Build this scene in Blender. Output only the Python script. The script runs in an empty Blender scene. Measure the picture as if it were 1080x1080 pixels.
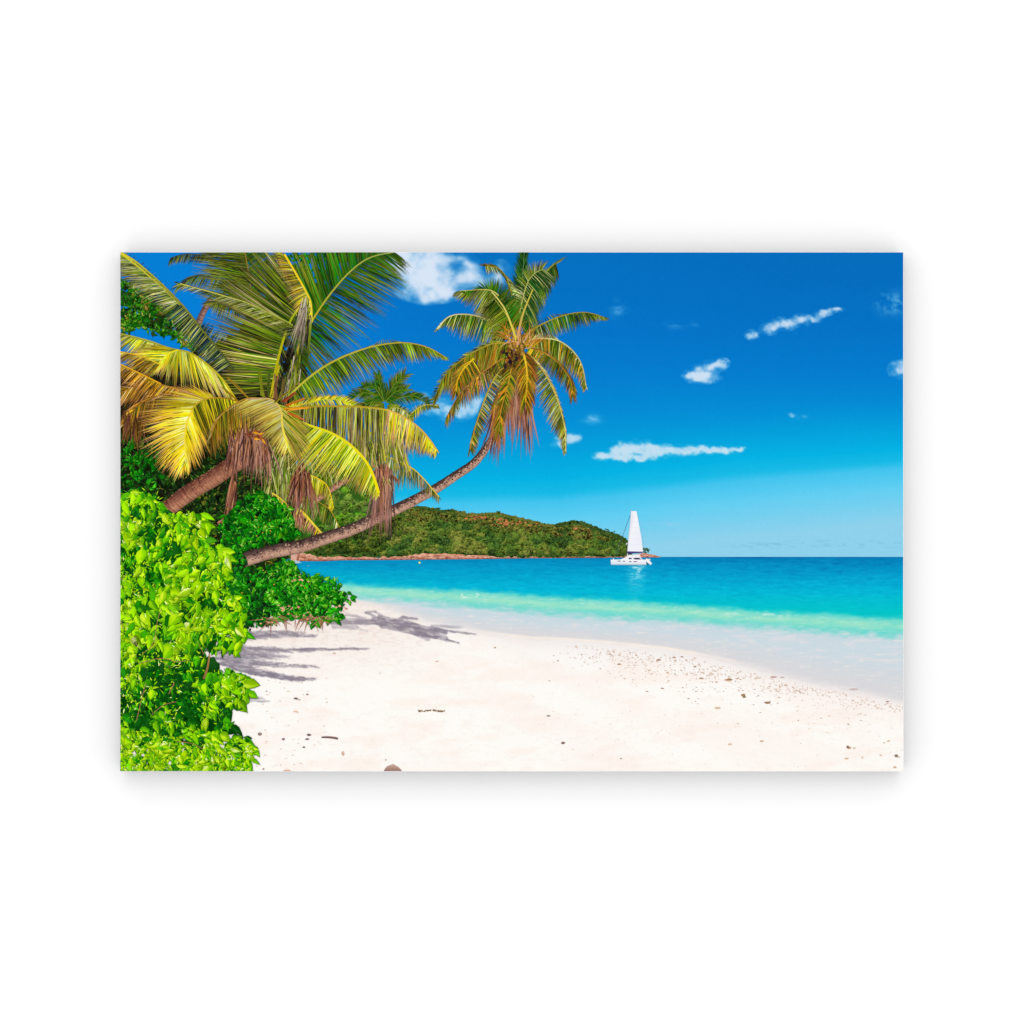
import bpy, math, random
import numpy as np

# ------------------------------------------------------------------ basics
# A photographic canvas print (826 x 547 mm, 18 mm deep) hanging on a bright
# white wall.  The printed picture is inked in very thin flat layers on the
# front of the canvas: u = millimetres from the left, v = millimetres down.
rng = random.Random(7)
npr = np.random.RandomState(11)
U0, U1, V0, V1 = 127.0, 952.6, 266.2, 813.2          # edges of the print
CX, CZ = 540.0, 540.0
S = 0.001
DEPTH = 0.025                                          # canvas depth off the wall
LIGHT = 1.145                                           # light level on the front
BAND = 3.0e-6                                          # thickness of one ink layer
scene = bpy.context.scene
COL = scene.collection

def lin(c):
    c = np.clip(np.asarray(c, dtype=np.float64) / 255.0, 0, 1)
    return np.where(c <= 0.04045, c / 12.92, ((c + 0.055) / 1.055) ** 2.4) / LIGHT

def smooth(a, b, x):
    t = np.clip((x - a) / (b - a), 0, 1)
    return t * t * (3 - 2 * t)

def vnoise(x, y, seed=0):
    xi = np.floor(x).astype(np.int64); yi = np.floor(y).astype(np.int64)
    fx = x - xi; fy = y - yi
    fx = fx * fx * (3 - 2 * fx); fy = fy * fy * (3 - 2 * fy)
    def h(a, b):
        n = (a * 374761393 + b * 668265263 + seed * 1442695041) & 0xffffffff
        n = ((n ^ (n >> 13)) * 1274126177) & 0xffffffff
        n = (n ^ (n >> 16)) & 0xffff
        return n / 65535.0
    return (h(xi, yi) * (1 - fx) + h(xi + 1, yi) * fx) * (1 - fy) + (h(xi, yi + 1) * (1 - fx) + h(xi + 1, yi + 1) * fx) * fy

def fbm(x, y, seed=0, octv=4):
    x = np.asarray(x, dtype=np.float64); y = np.asarray(y, dtype=np.float64)
    s = 0; a = 0.5; t = 0
    for i in range(octv):
        s = s + a * vnoise(x * 2 ** i + 17.3 * i, y * 2 ** i + 9.1 * i, seed + i); t += a; a *= 0.5
    return s / t

def fb1(x, y, seed=0, octv=3):
    return float(fbm(np.array([x]), np.array([y]), seed, octv)[0])

# ------------------------------------------------------------------ materials
def ink_material(name, rough=0.6, grain=0.03):
    m = bpy.data.materials.new(name); m.use_nodes = True
    nt = m.node_tree; b = nt.nodes['Principled BSDF']
    a = nt.nodes.new('ShaderNodeAttribute'); a.attribute_name = 'ink'
    tc = nt.nodes.new('ShaderNodeTexCoord')
    nz = nt.nodes.new('ShaderNodeTexNoise'); nz.inputs['Scale'].default_value = 900; nz.inputs['Detail'].default_value = 2
    mr = nt.nodes.new('ShaderNodeMapRange'); mr.inputs['To Min'].default_value = 1 - grain; mr.inputs['To Max'].default_value = 1 + grain
    mx = nt.nodes.new('ShaderNodeVectorMath'); mx.operation = 'SCALE'
    nt.links.new(tc.outputs['Object'], nz.inputs['Vector'])
    nt.links.new(nz.outputs['Fac'], mr.inputs['Value'])
    nt.links.new(a.outputs['Color'], mx.inputs[0]); nt.links.new(mr.outputs['Result'], mx.inputs['Scale'])
    nt.links.new(mx.outputs['Vector'], b.inputs['Base Color'])
    b.inputs['Roughness'].default_value = rough
    b.inputs['Specular IOR Level'].default_value = 0.02
    return m

def plain_material(name, base, var, scale, rough=0.85, bump=0.0):
    m = bpy.data.materials.new(name); m.use_nodes = True
    nt = m.node_tree; b = nt.nodes['Principled BSDF']
    tc = nt.nodes.new('ShaderNodeTexCoord')
    nz = nt.nodes.new('ShaderNodeTexNoise'); nz.inputs['Scale'].default_value = scale; nz.inputs['Detail'].default_value = 4
    cr = nt.nodes.new('ShaderNodeValToRGB')
    cr.color_ramp.elements[0].color = [max(0, c - var) for c in base] + [1]
    cr.color_ramp.elements[1].color = [min(1, c + var) for c in base] + [1]
    nt.links.new(tc.outputs['Object'], nz.inputs['Vector'])
    nt.links.new(nz.outputs['Fac'], cr.inputs['Fac'])
    nt.links.new(cr.outputs['Color'], b.inputs['Base Color'])
    b.inputs['Roughness'].default_value = rough
    b.inputs['Specular IOR Level'].default_value = 0.05
    if bump:
        bp = nt.nodes.new('ShaderNodeBump'); bp.inputs['Strength'].default_value = bump; bp.inputs['Distance'].default_value = 0.0002
        nt.links.new(nz.outputs['Fac'], bp.inputs['Height']); nt.links.new(bp.outputs['Normal'], b.inputs['Normal'])
    return m

INK = ink_material('printed_ink')
WALL = plain_material('white_wall_paint', (0.925, 0.925, 0.925), 0.004, 60, 0.9)
EDGE = plain_material('grey_board_edge', (0.22, 0.22, 0.23), 0.03, 900, 0.7, 0.3)
CANVAS = plain_material('white_canvas', (0.86, 0.85, 0.84), 0.015, 1500, 0.8, 0.3)

# ------------------------------------------------------------------ scene graph
def tag(o, label=None, cat=None, group=None, kind=None):
    if label: o['label'] = label
    if cat: o['category'] = cat
    if group: o['group'] = group
    if kind: o['kind'] = kind

_layer = [6]
def next_depth():
    _layer[0] += 1
    return _layer[0] * BAND

def link_mesh(name, verts, faces, cols, parent, mat=INK, label=None, group=None):
    me = bpy.data.meshes.new(name)
    me.from_pydata(verts, [], faces)
    if cols is not None:
        at = me.color_attributes.new('ink', 'FLOAT_COLOR', 'POINT')
        c4 = np.ones((len(verts), 4), dtype=np.float32); c4[:, :3] = cols
        at.data.foreach_set('color', c4.ravel())
    me.materials.append(mat)
    o = bpy.data.objects.new(name, me); COL.objects.link(o)
    if parent is not None: o.parent = parent
    tag(o, label, None, group)
    return o

def clip(poly):
    """poly: list of [u,v,r,g,b]; clip to the printed rectangle."""
    for ax, lim, sgn in ((0, U0, 1), (0, U1, -1), (1, V0, 1), (1, V1, -1)):
        if all(sgn * (p[ax] - lim) >= 0 for p in poly): continue
        out = []
        n = len(poly)
        for i in range(n):
            p = poly[i]; q = poly[(i + 1) % n]
            dp = sgn * (p[ax] - lim); dq = sgn * (q[ax] - lim)
            if dp >= 0: out.append(p)
            if (dp >= 0) != (dq >= 0):
                t = dp / (dp - dq)
                out.append([a + (b - a) * t for a, b in zip(p, q)])
        poly = out
        if len(poly) < 3: return None
    return poly

class Paint:
    """collects flat coloured polygons of one printed thing -> one mesh"""
    def __init__(self): self.v = []; self.f = []; self.c = []; self.d = []
    def poly(self, pts, cols, depth=None):
        if isinstance(cols, tuple): cols = [cols] * len(pts)
        P = [[p[0], p[1], c[0], c[1], c[2]] for p, c in zip(pts, cols)]
        P = clip(P)
        if not P: return
        d = rng.random() if depth is None else depth
        b = len(self.v)
        for p in P: self.v.append((p[0], p[1])); self.c.append(p[2:]); self.d.append(d)
        self.f.append(list(range(b, b + len(P))))
    def build(self, name, parent, label=None, group=None, bands=1):
        d0 = next_depth(); 
        for _ in range(bands - 1): next_depth()
        if not self.v: return None
        verts = [((u - CX) * S, -(DEPTH + d0 + dd * BAND * bands * 0.85), (CZ - v) * S) for (u, v), dd in zip(self.v, self.d)]
        return link_mesh(name, verts, self.f, lin(np.array(self.c)), parent, INK, label, group)

def raster(name, parent, colfn, u0, u1, v0, v1, step=1.0, maskfn=None, label=None, group=None):
    """a flat sheet of printed picture with smoothly varying ink"""
    nu = max(2, int(round((u1 - u0) / step)) + 1); nv = max(2, int(round((v1 - v0) / step)) + 1)
    us = np.linspace(u0, u1, nu); vs = np.linspace(v0, v1, nv)
    Ug, Vg = np.meshgrid(us, vs)
    C = lin(colfn(Ug, Vg)).reshape(-1, 3)
    idx = np.arange(nu * nv).reshape(nv, nu)
    F = np.stack([idx[:-1, :-1], idx[1:, :-1], idx[1:, 1:], idx[:-1, 1:]], -1)
    if maskfn is not None:
        M = maskfn(Ug, Vg)
        keep = M[:-1, :-1] | M[1:, :-1] | M[1:, 1:] | M[:-1, 1:]
        F = F[keep]
    F = F.reshape(-1, 4)
    used = np.unique(F); rm = -np.ones(nu * nv, dtype=np.int64); rm[used] = np.arange(len(used)); F = rm[F]
    d = next_depth()
    x = (Ug.ravel()[used] - CX) * S; z = (CZ - Vg.ravel()[used]) * S
    V = np.stack([x, np.full_like(x, -(DEPTH + d)), z], -1)
    me = bpy.data.meshes.new(name)
    me.vertices.add(len(V)); me.vertices.foreach_set('co', V.ravel().astype(np.float32))
    me.loops.add(F.size); me.loops.foreach_set('vertex_index', F.ravel().astype(np.int32))
    me.polygons.add(len(F)); me.polygons.foreach_set('loop_start', np.arange(0, F.size, 4, dtype=np.int32))
    me.update(calc_edges=True)
    at = me.color_attributes.new('ink', 'FLOAT_COLOR', 'POINT')
    c4 = np.ones((len(V), 4), dtype=np.float32); c4[:, :3] = C[used]
    at.data.foreach_set('color', c4.ravel())
    me.materials.append(INK)
    o = bpy.data.objects.new(name, me); COL.objects.link(o); o.parent = parent
    tag(o, label, None, group)
    return o

def interp(stops, x):
    """stops: [(x,(r,g,b)),..]"""
    xs = [s[0] for s in stops]
    return np.stack([np.interp(x, xs, [s[1][k] for s in stops]) for k in range(3)], -1)

def mix(a, b, t):
    t = np.asarray(t)[..., None]
    return a * (1 - t) + b * t

# ------------------------------------------------------------------ wall & canvas
def box(name, x0, x1, y0, y1, z0, z1, parent, mat, bevel=0.0, label=None):
    v = [(x, y, z) for x in (x0, x1) for y in (y0, y1) for z in (z0, z1)]
    f = [(0, 1, 3, 2), (4, 6, 7, 5), (0, 4, 5, 1), (2, 3, 7, 6), (0, 2, 6, 4), (1, 5, 7, 3)]
    o = link_mesh(name, v, f, None, parent, mat, label)
    if bevel:
        md = o.modifiers.new('soft_edge', 'BEVEL'); md.width = bevel; md.segments = 3
    return o

wall = link_mesh('wall', [(-4, 0, -4), (4, 0, -4), (4, 0, 4), (-4, 0, 4)], [(0, 1, 2, 3)], None, None, WALL)
tag(wall, 'plain bright white wall behind the canvas print', None, None, 'structure')

print_root = bpy.data.objects.new('canvas_print', None); COL.objects.link(print_root)
print_root.location = (0, 0, 0)
tag(print_root, 'wide canvas print of a palm beach with a sailing catamaran, hanging on a white wall', 'canvas print')
PR = print_root
ex = 0.0004
box('backing_board', (U0 - CX) * S, (U1 - CX) * S, -DEPTH + 0.0009, -0.0005, (CZ - V1) * S, (CZ - V0) * S, PR, EDGE)
box('paper_sheet', (U0 - CX) * S - ex, (U1 - CX) * S + ex, -DEPTH, -DEPTH + 0.0008, (CZ - V1) * S - ex, (CZ - V0) * S + ex, PR, CANVAS)

# ------------------------------------------------------------------ sky
SKY = [(240, (0, 110, 190)), (300, (0, 112, 194)), (350, (0, 116, 200)), (400, (0, 126, 207)), (440, (0, 140, 212)), (475, (0, 160, 220)),
       (505, (0, 178, 227)), (521, (22, 186, 230)), (530, (66, 196, 238)), (550, (98, 206, 242)), (588, (142, 209, 236))]
def sky_col(u, v):
    t = v + np.interp(u, [127, 590, 760, 953], [-2, 0, 20, 36]) * smooth(380, 500, v)
    t = t + 4 * (fbm(u / 60, v / 25, 3, 3) - 0.5)
    c = interp(SKY, t)
    left = (1 - smooth(200, 520, u)) * (1 - smooth(430, 560, v))
    c = mix(c, c * 0 + np.array([0, 130, 218]), left * 0.75)
    dark = smooth(560, 900, u) * (1 - smooth(280, 420, v))
    c = c - dark[..., None] * np.array([0, 3, 4])
    c = c + ((fbm(u / 2.3, v / 2.3, 9, 2) - 0.5) * 3.0)[..., None]
    # faint wisps
    for (cu, cv, ru, rv, a) in ((652, 326, 7, 8, .22), (712, 343, 10, 4, .10), (625, 442, 9, 4, .35), (940, 320, 13, 10, .35), (733, 341, 4, 3, .12), (700, 553, 20, 2, .30),
                                (846, 440, 7, 2, .25)):
        g = np.exp(-((u - cu) / ru) ** 2 - ((v - cv) / rv) ** 2) * smooth(0.3, 0.75, fbm(u / 7, v / 5, 31, 4))
        c = mix(c, c * 0 + np.array([150, 205, 240]), np.clip(g * a * 2.2, 0, 1))
    # tiny cloud streaks just above the horizon
    st = smooth(0.56, 0.75, fbm(u / 9, v / 1.6, 44, 3)) * np.exp(-((v - 574) / 4) ** 2) * smooth(740, 800, u) * 0.28
    c = mix(c, c * 0 + np.array([95, 165, 205]), st)
    return c
raster('sky', PR, sky_col, U0, U1, V0, 590.0, 1.0, label='deep blue sky paling to cyan haze above the horizon')

# clouds: (blobs), softness, noise scale
def cloud(blobs, label, soft=0.25, ns=9, white=(226, 234, 247), amt=0.9, thr=0.33, seed=5, shade=(150, 196, 232)):
    us = [b[0] for b in blobs]; vs = [b[1] for b in blobs]; R = max(max(b[2], b[3]) for b in blobs)
    u0 = max(U0, min(b[0] - b[2] * 1.5 for b in blobs)); u1 = min(U1, max(b[0] + b[2] * 1.5 for b in blobs))
    v0 = max(V0, min(b[1] - b[3] * 1.6 for b in blobs)); v1 = max(b[1] + b[3] * 1.6 for b in blobs)
    def al(u, v):
        d = 0
        for (cu, cv, ru, rv) in blobs:
            d = np.maximum(d, 1 - np.sqrt(((u - cu) / (ru * 1.15)) ** 2 + ((v - cv) / (rv * 1.15)) ** 2))
        wu = (fbm(u / ns * .9, v / ns * .9, seed + 40, 3) - .5) * ns * 1.3; wv = (fbm(u / ns * .9, v / ns * .9, seed + 50, 3) - .5) * ns * 1.0
        q = 0
        for (cu, cv, ru, rv) in blobs:
            q = q + np.exp(-(((u + wu - cu) / (ru * .62)) ** 2 + ((v + wv - cv) / (rv * .62)) ** 2))
        n = fbm(u / ns * 1.0, v / ns * 1.35, seed, 4) - 0.5
        q = 1 - np.exp(-q * 1.1)
        edge = smooth(0.02, .12, d)
        a = smooth(thr - soft * 1.2, thr + soft * 1.3 + .42, q + n * (.55 + soft)) * edge
        return a
    def cf(u, v):
        a = al(u, v)
        n = fbm(u / (ns * .7), v / (ns * .7), seed + 3, 4)
        base = mix(np.zeros(u.shape + (3,)) + np.array(shade), np.zeros(u.shape + (3,)) + np.array(white), smooth(0.12, 0.8, a * (0.25 + 1.0 * n)))
        return mix(sky_col(u, v), base, a * amt)
    return raster('cloud', PR, cf, u0, u1, v0, v1, 1.0, lambda u, v: al(u, v) > 0.02, label, 'clouds in the printed sky')

cloud([(428, 280, 24, 26), (450, 292, 34, 28), (425, 268, 26, 18), (452, 272, 30, 16), (478, 300, 34, 17), (482, 272, 18, 12), (500, 296, 18, 12), (514, 300, 12, 11), (528, 288, 12, 14), (416, 272, 22, 18), (438, 302, 24, 16), (450, 280, 34, 26), (462, 308, 30, 12), (496, 282, 12, 12)],
      'large soft white cloud between the two palm crowns', .30, 15, (226, 235, 248), .95, .10, 3)
cloud([(793, 353, 8, 6), (812, 347, 12, 7), (826, 342, 16, 8), (845, 338, 15, 7), (858, 336, 10, 5), (872, 329, 9, 4), (884, 327, 10, 3), (866, 332, 8, 5)],
      'long ragged cloud rising to the right', .2, 6, (218, 230, 245), .9, .16, 8)
cloud([(740, 393, 18, 10), (752, 387, 14, 8), (730, 398, 12, 6), (762, 383, 8, 6), (742, 399, 20, 6)], 'small puffy cloud above the long flat cloud', .2, 7, (220, 232, 246), .92, .12, 12)
cloud([(636, 481, 12, 5), (652, 478, 14, 7), (664, 473, 18, 11), (682, 474, 18, 10), (700, 476, 18, 8), (722, 475, 24, 6.5), (745, 475, 22, 6), (765, 475, 18, 4.5), (780, 474, 9, 3.5), (665, 483, 32, 4.5)],
      'long flat bottomed cloud above the sailboat', .12, 6, (208, 227, 242), .92, .10, 21, (150, 206, 234))
cloud([(597, 463, 13, 7), (606, 461, 8, 6), (590, 468, 10, 5)], 'small cloud beside the drooping palm frond', .2, 6, (208, 227, 243), .88, .12, 15)
cloud([(948, 390, 12, 10), (955, 386, 8, 9)], 'cloud cut by the right edge of the print', .22, 6, (200, 220, 242), .88, .14, 18)
cloud([(466, 430, 22, 11), (478, 436, 24, 9), (492, 428, 16, 12), (445, 419, 9, 6), (503, 422, 8, 9)], 'pale cloud low between the palm crowns', .24, 9, (196, 223, 245), .9, .10, 25, (90, 175, 225))
cloud([(835, 438, 6, 2.4), (848, 440, 4, 1.8)], 'tiny cloud fleck at right of centre', .25, 4, (190, 215, 240), .7, .3, 28)

# ------------------------------------------------------------------ sea & sand
xs_ = [127, 358, 380, 420, 460, 520, 560, 600, 650, 720, 780, 850, 953]
B1y = [612, 616, 617.5, 620, 622, 625, 628, 630.5, 633.5, 638, 643, 647, 652]
B2y = [626, 628, 630, 633, 637, 642, 646, 649, 651.5, 655.5, 660, 665, 672]
xs3 = [127, 360, 372, 385, 400, 420, 435, 450, 470, 490, 510, 530, 560, 600, 640, 700, 740, 760, 800, 850, 900, 953]
B3y = [625, 627, 630, 633, 637, 643, 648, 653, 658, 662, 666, 669, 672.5, 674, 677, 683, 690, 694, 704, 717, 727, 738]
def b1(u): return np.interp(u, xs_, B1y)
def b2(u): return np.interp(u, xs_, B2y)
def b3(u): return np.interp(u, xs3, B3y)

SEA = [(587, (0, 120, 178)), (590, (0, 138, 190)), (598, (0, 152, 200)), (608, (0, 166, 208)), (620, (0, 180, 215)), (634, (0, 190, 208)), (648, (0, 196, 200))]
strokes = []   # palm shadows lying on the sand: (u0,v0,u1,v1,w0,w1,alpha)
def sh(u0, v0, u1, v1, w0, w1, a): strokes.append((u0, v0, u1, v1, w0, w1, a))
# shadow of the leaning palm's crown
for s in ((350, 657, 400, 656, 2.5, 5, .8), (395, 655, 440, 661, 6.5, 5, .9), (400, 652, 425, 658, 5, 6, .8), (430, 658, 470, 667, 5, 3, .9), (440, 668, 484, 678, 4.5, 1.2, .95),
          (440, 664, 470, 673, 5, 4, .85), (455, 663, 502, 669, 3, .8, .9), (412, 655, 425, 652, 3, 2.5, .8), (425, 651.5, 440, 653, 3, 1.2, .8),
          (386, 646, 398, 652, 1.5, 2.5, .6), (386, 646, 396, 644.5, 1.5, 1, .6), (396, 645, 405, 651, 1, 1.5, .45), (455, 660, 487, 661, .7, 1.5, .6), (378, 663, 388, 666, 3, 1, .25),
          (365, 648, 385, 652, 2, 2.5, .5), (402, 660, 440, 668, 3, 4, .7), (352, 661, 376, 662, 2, 2, .5), (420, 662, 452, 674, 3, 3, .6), (360, 653, 392, 655, 2, 3, .6)):
    sh(*s)
def frond_shadow(u0, v0, u1, v1, bow, L, a, up=1, dn=1, n=26):
    for i in range(n):
        t = i / (n - 1.0)
        u = u0 + (u1 - u0) * t; v = v0 + (v1 - v0) * t + bow * math.sin(math.pi * t)
        l = L * (1 - 0.75 * t) * rng.uniform(.7, 1.1)
        if up and rng.random() < .9: sh(u, v, u + l * 1.5, v - l * .34 * up + .4, 0.8, .15, a)
        if dn and rng.random() < .9: sh(u, v, u + l * 1.3, v + l * .48 * dn, 0.8, .15, a)
    sh(u0, v0, (u0 + u1) / 2, (v0 + v1) / 2 + bow, .7, .6, a * .5)
frond_shadow(226, 676, 330, 670.5, -2.5, 17, .62, .9, .5)
frond_shadow(218, 686, 322, 686, -1, 20, .72, .8, .8)
frond_shadow(310, 685, 386, 684, 0, 11, .5, .5, .4)
frond_shadow(222, 694, 332, 703, 1.5, 18, .75, .6, .7)
frond_shadow(230, 699, 328, 716, 4, 19, .85, .5, .9, 34)
frond_shadow(240, 704, 322, 716, 2, 17, .8, .5, .8, 30)
frond_shadow(235, 672, 318, 668, -3, 14, .5, .9, .9)
frond_shadow(226, 689, 300, 693, 0, 20, .6, .6, .9)
frond_shadow(246, 736, 276, 736, 0, 9, .55, .8, .5, 10)
sh(262, 739, 284, 739.5, 1.2, .5, .6)

def shadow_field(u, v):
    A = np.zeros(u.shape)
    wob = (fbm(u / 6, v / 3, 71, 3) - .5) * 5.0
    for (a0, c0, a1, c1, w0, w1, al) in strokes:
        pad = max(w0, w1) + 3
        ua, ub = min(a0, a1) - pad, max(a0, a1) + pad; va, vb = min(c0, c1) - pad, max(c0, c1) + pad
        i0 = np.searchsorted(v[:, 0], va); i1 = np.searchsorted(v[:, 0], vb); j0 = np.searchsorted(u[0], ua); j1 = np.searchsorted(u[0], ub)
        if i1 <= i0 or j1 <= j0: continue
        uu = u[i0:i1, j0:j1]; vv = v[i0:i1, j0:j1] + wob[i0:i1, j0:j1] * .5
        dx, dy = a1 - a0, c1 - c0; L2 = dx * dx + dy * dy
        t = np.clip(((uu - a0) * dx + (vv - c0) * dy) / L2, 0, 1)
        d = np.hypot(uu - a0 - t * dx, vv - c0 - t * dy)
        w = (w0 + (w1 - w0) * t) * (.62 if max(w0, w1) > 2 else 1.1)
        a = al * (1 - smooth(w - .6, w + .9, d))
        A[i0:i1, j0:j1] = 1 - (1 - A[i0:i1, j0:j1]) * (1 - a)
    return A

def water_sand(u, v):
    wav = (fbm(u / 26, v / 3.2, 51, 4) - .5)
    c = interp(SEA, v + wav * 5)
    right = smooth(560, 900, u)
    c = c - (right * (1 - smooth(590, 640, v)) * (1 - smooth(0, 1, (v - 612) / 20)))[..., None] * np.array([0, 8, 4])
    left = 1 - smooth(330, 560, u)
    c = mix(c, c * 0 + np.array([0, 182, 204]), left * smooth(594, 616, v) * .55)
    # ripples
    rp = fbm(u / 9, v / 1.1, 53, 3) - .5
    rp2 = fbm(u / 4, v / .8, 54, 2) - .5
    c = c + (rp2 * 16 * (1 - smooth(625, 655, v)))[..., None] * np.array([.2, 1, .8])
    c = c + (rp * 24 * (1 - smooth(620, 660, v)))[..., None] * np.array([.4, 1, .8])
    dk = smooth(.58, .8, fbm(u / 14, v / 1.3, 58, 3)) * (1 - smooth(588, 632, v)) * right
    c = c - (dk * 18)[..., None] * np.array([0, 1, .6])
    # green translucent wave band
    e = (fbm(u / 10, v / 4, 61, 4) - .5)
    k1 = smooth(-4.0, 3.0, v - b1(u) + e * 6)
    g = np.zeros(u.shape + (3,)) + np.array([104, 216, 206])
    gn = fbm(u / 12 + v / 8, v / 2.2, 63, 4)
    mid = np.exp(-((v - (b1(u) * .55 + b2(u) * .45)) / 5.0) ** 2)
    g = mix(g, g * 0 + np.array([176, 232, 200]), np.clip(mid * (0.1 + gn * 1.1), 0, 1))
    g = mix(g, g * 0 + np.array([110, 214, 206]), smooth(.5, .75, gn) * .45 * (1 - mid * .6))
    c = mix(c, g, k1)
    # wave foam glints
    fo = np.exp(-((v - b1(u) - 4) / 3.2) ** 2) * smooth(.55, .72, fbm(u / 8, v / 1.6, 67, 4))
    fm = np.exp(-((u - 490) / 20) ** 2) * 1.0 + np.exp(-((u - 800) / 40) ** 2) * .45 + .18
    c = mix(c, c * 0 + np.array([236, 246, 238]), np.clip(fo * fm, 0, 1))
    fs = smooth(.6, .8, fbm(u / 7 + v / 2.5, v / 1.3, 69, 3)) * smooth(-1, 2, v - b1(u)) * .32
    c = mix(c, c * 0 + np.array([206, 240, 222]), fs)
    # pale blue lavender wet shallows
    k2 = smooth(-5.5, 4.5, v - b2(u) + e * 10)
    wn = fbm(u / 16, v / 2.0, 73, 4)
    w = np.zeros(u.shape + (3,)) + np.array([204, 218, 226])
    w = mix(w, w * 0 + np.array([178, 216, 220]), np.exp(-((v - b2(u)) / 5) ** 2) * .7)
    w = mix(w, w * 0 + np.array([226, 222, 226]), smooth(.5, .72, wn) * .55)
    w = mix(w, w * 0 + np.array([222, 216, 218]), smooth(.3, 1, (v - b2(u)) / np.maximum(6, b3(u) - b2(u))) * .75)
    yl = smooth(.66, .8, fbm(u / 9, v / 1.2, 77, 3)) * .4
    w = mix(w, w * 0 + np.array([244, 234, 222]), yl)
    c = mix(c, w, k2)
    # swash line and damp sand
    d3 = v - b3(u)
    damp_w = np.interp(u, [360, 480, 560, 640, 720, 953], [5, 5, 11, 14, 12, 9])
    k3 = smooth(-2.0, 2.2, d3 + e * 4)
    hard = np.interp(u, [360, 480, 540, 720, 800, 953], [0, 0, 1, 1, .1, 0])
    s = np.zeros(u.shape + (3,)) + np.array([255, 251, 246])
    sn = fbm(u / 40 + v / 60, v / 13, 81, 5)
    s = mix(s, s * 0 + np.array([253, 240, 231]), smooth(.48, .78, sn) * .62)
    s = mix(s, s * 0 + np.array([255, 251, 247]), smooth(.5, .3, sn) * .0 + smooth(.5, .25, sn) * .6)
    tracks = smooth(.60, .72, fbm(u / 7, v / 3, 85, 4)) * .16 * smooth(680, 760, v)
    s = mix(s, s * 0 + np.array([244, 224, 212]), tracks)
    upl = (1 - smooth(380, 520, u)) * (1 - smooth(660, 730, v))
    s = mix(s, s * 0 + np.array([240, 226, 216]), upl * .5)
    s = mix(s, s * 0 + np.array([236, 218, 210]), upl * smooth(.5, .7, fbm(u / 5, v / 1.6, 87, 4)) * .6)
    band = smooth(0, .4, fbm((u * .9 - v * 2.1) / 60, (u * .4 + v) / 120, 91, 3) - .42)
    s = mix(s, s * 0 + np.array([253, 242, 235]), band * .5)
    damp = np.exp(-np.maximum(0, d3) / damp_w)
    s = mix(s, s * 0 + np.array([234, 226, 226]), damp * np.interp(u, [360, 420, 540, 953], [.1, .45, .75, .7]))
    c = mix(c, s, smooth(-6 + 4.5 * hard, 8 - 6 * hard, d3 + e * 5))
    line = np.exp(-(d3 / 1.5) ** 2) * hard
    c = mix(c, c * 0 + np.array([252, 240, 228]), line * .85)
    # shadows falling on the sand
    A = shadow_field(u, v)
    A = A * smooth(-3, 4, d3) * (1 - .38 * smooth(.52, .72, fbm(u / 7 - v / 3, v / 1.7, 93, 3)))
    c = mix(c, c * 0 + np.array([128, 119, 134]) + ((fbm(u / 3, v / 1.5, 95, 3) - .5) * 30)[..., None], A * .9)
    # grain and fine sand ripples
    c = c + ((fbm(u / 1.7, v / 1.3, 97, 2) - .5) * 5 * smooth(0, 10, d3))[..., None]
    # debris specks
    sp = fbm(u / 1.35, v / .95, 99, 1)
    zone = np.exp(-((v - (683 + (u - 600) * .17)) / 15) ** 2) * smooth(560, 640, u) + .12 * smooth(700, 800, u) * smooth(690, 740, v)
    k = smooth(1.0 - .22 * zone, 1.0 - .22 * zone + .06, sp) * smooth(4, 9, d3)
    c = mix(c, c * 0 + np.array([196, 160, 132]), np.clip(k * .8, 0, 1))
    # broken reflection of the white sail
    rf = np.exp(-((u - 671) / 7.5) ** 2) * (smooth(594, 597, v) * (1 - smooth(598, 640, v)) + .0)
    rr = smooth(.46, .62, fbm(u / 5, v / 1.0, 101, 3))
    c = mix(c, c * 0 + np.array([190, 236, 246]), np.clip(rf * rr * (1.1 - .6 * smooth(604, 612, v)), 0, 1) * .85)
    c = mix(c, c * 0 + np.array([150, 232, 240]), rf * .22)
    return c

raster('sea', PR, water_sand, U0, U1, 587.3, V1, 0.9, lambda u, v: v < b3(u) + 1, label='turquoise sea with a pale green breaking wave')
raster('beach', PR, water_sand, U0, U1, 587.3, V1, 0.9, lambda u, v: v >= b3(u) - .2, label='white sand beach with palm shadows on it')

# ------------------------------------------------------------------ painting helpers
def jit(c, a): 
    k = rng.uniform(-a, a)
    return tuple(max(0, min(255, x + k + rng.uniform(-a, a) * .35)) for x in c)
def lerp(a, b, t): return tuple(x + (y - x) * t for x, y in zip(a, b))

def catmull(pts, n):
    P = [pts[0]] + list(pts) + [pts[-1]]
    out = []
    m = len(pts) - 1
    for i in range(n + 1):
        t = i / n * m; k = min(int(t), m - 1); f = t - k
        p0, p1, p2, p3 = P[k], P[k + 1], P[k + 2], P[k + 3]
        out.append(tuple(.5 * ((2 * p1[j]) + (-p0[j] + p2[j]) * f + (2 * p0[j] - 5 * p1[j] + 4 * p2[j] - p3[j]) * f * f + (-p0[j] + 3 * p1[j] - 3 * p2[j] + p3[j]) * f ** 3) for j in (0, 1)))
    return out

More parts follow.
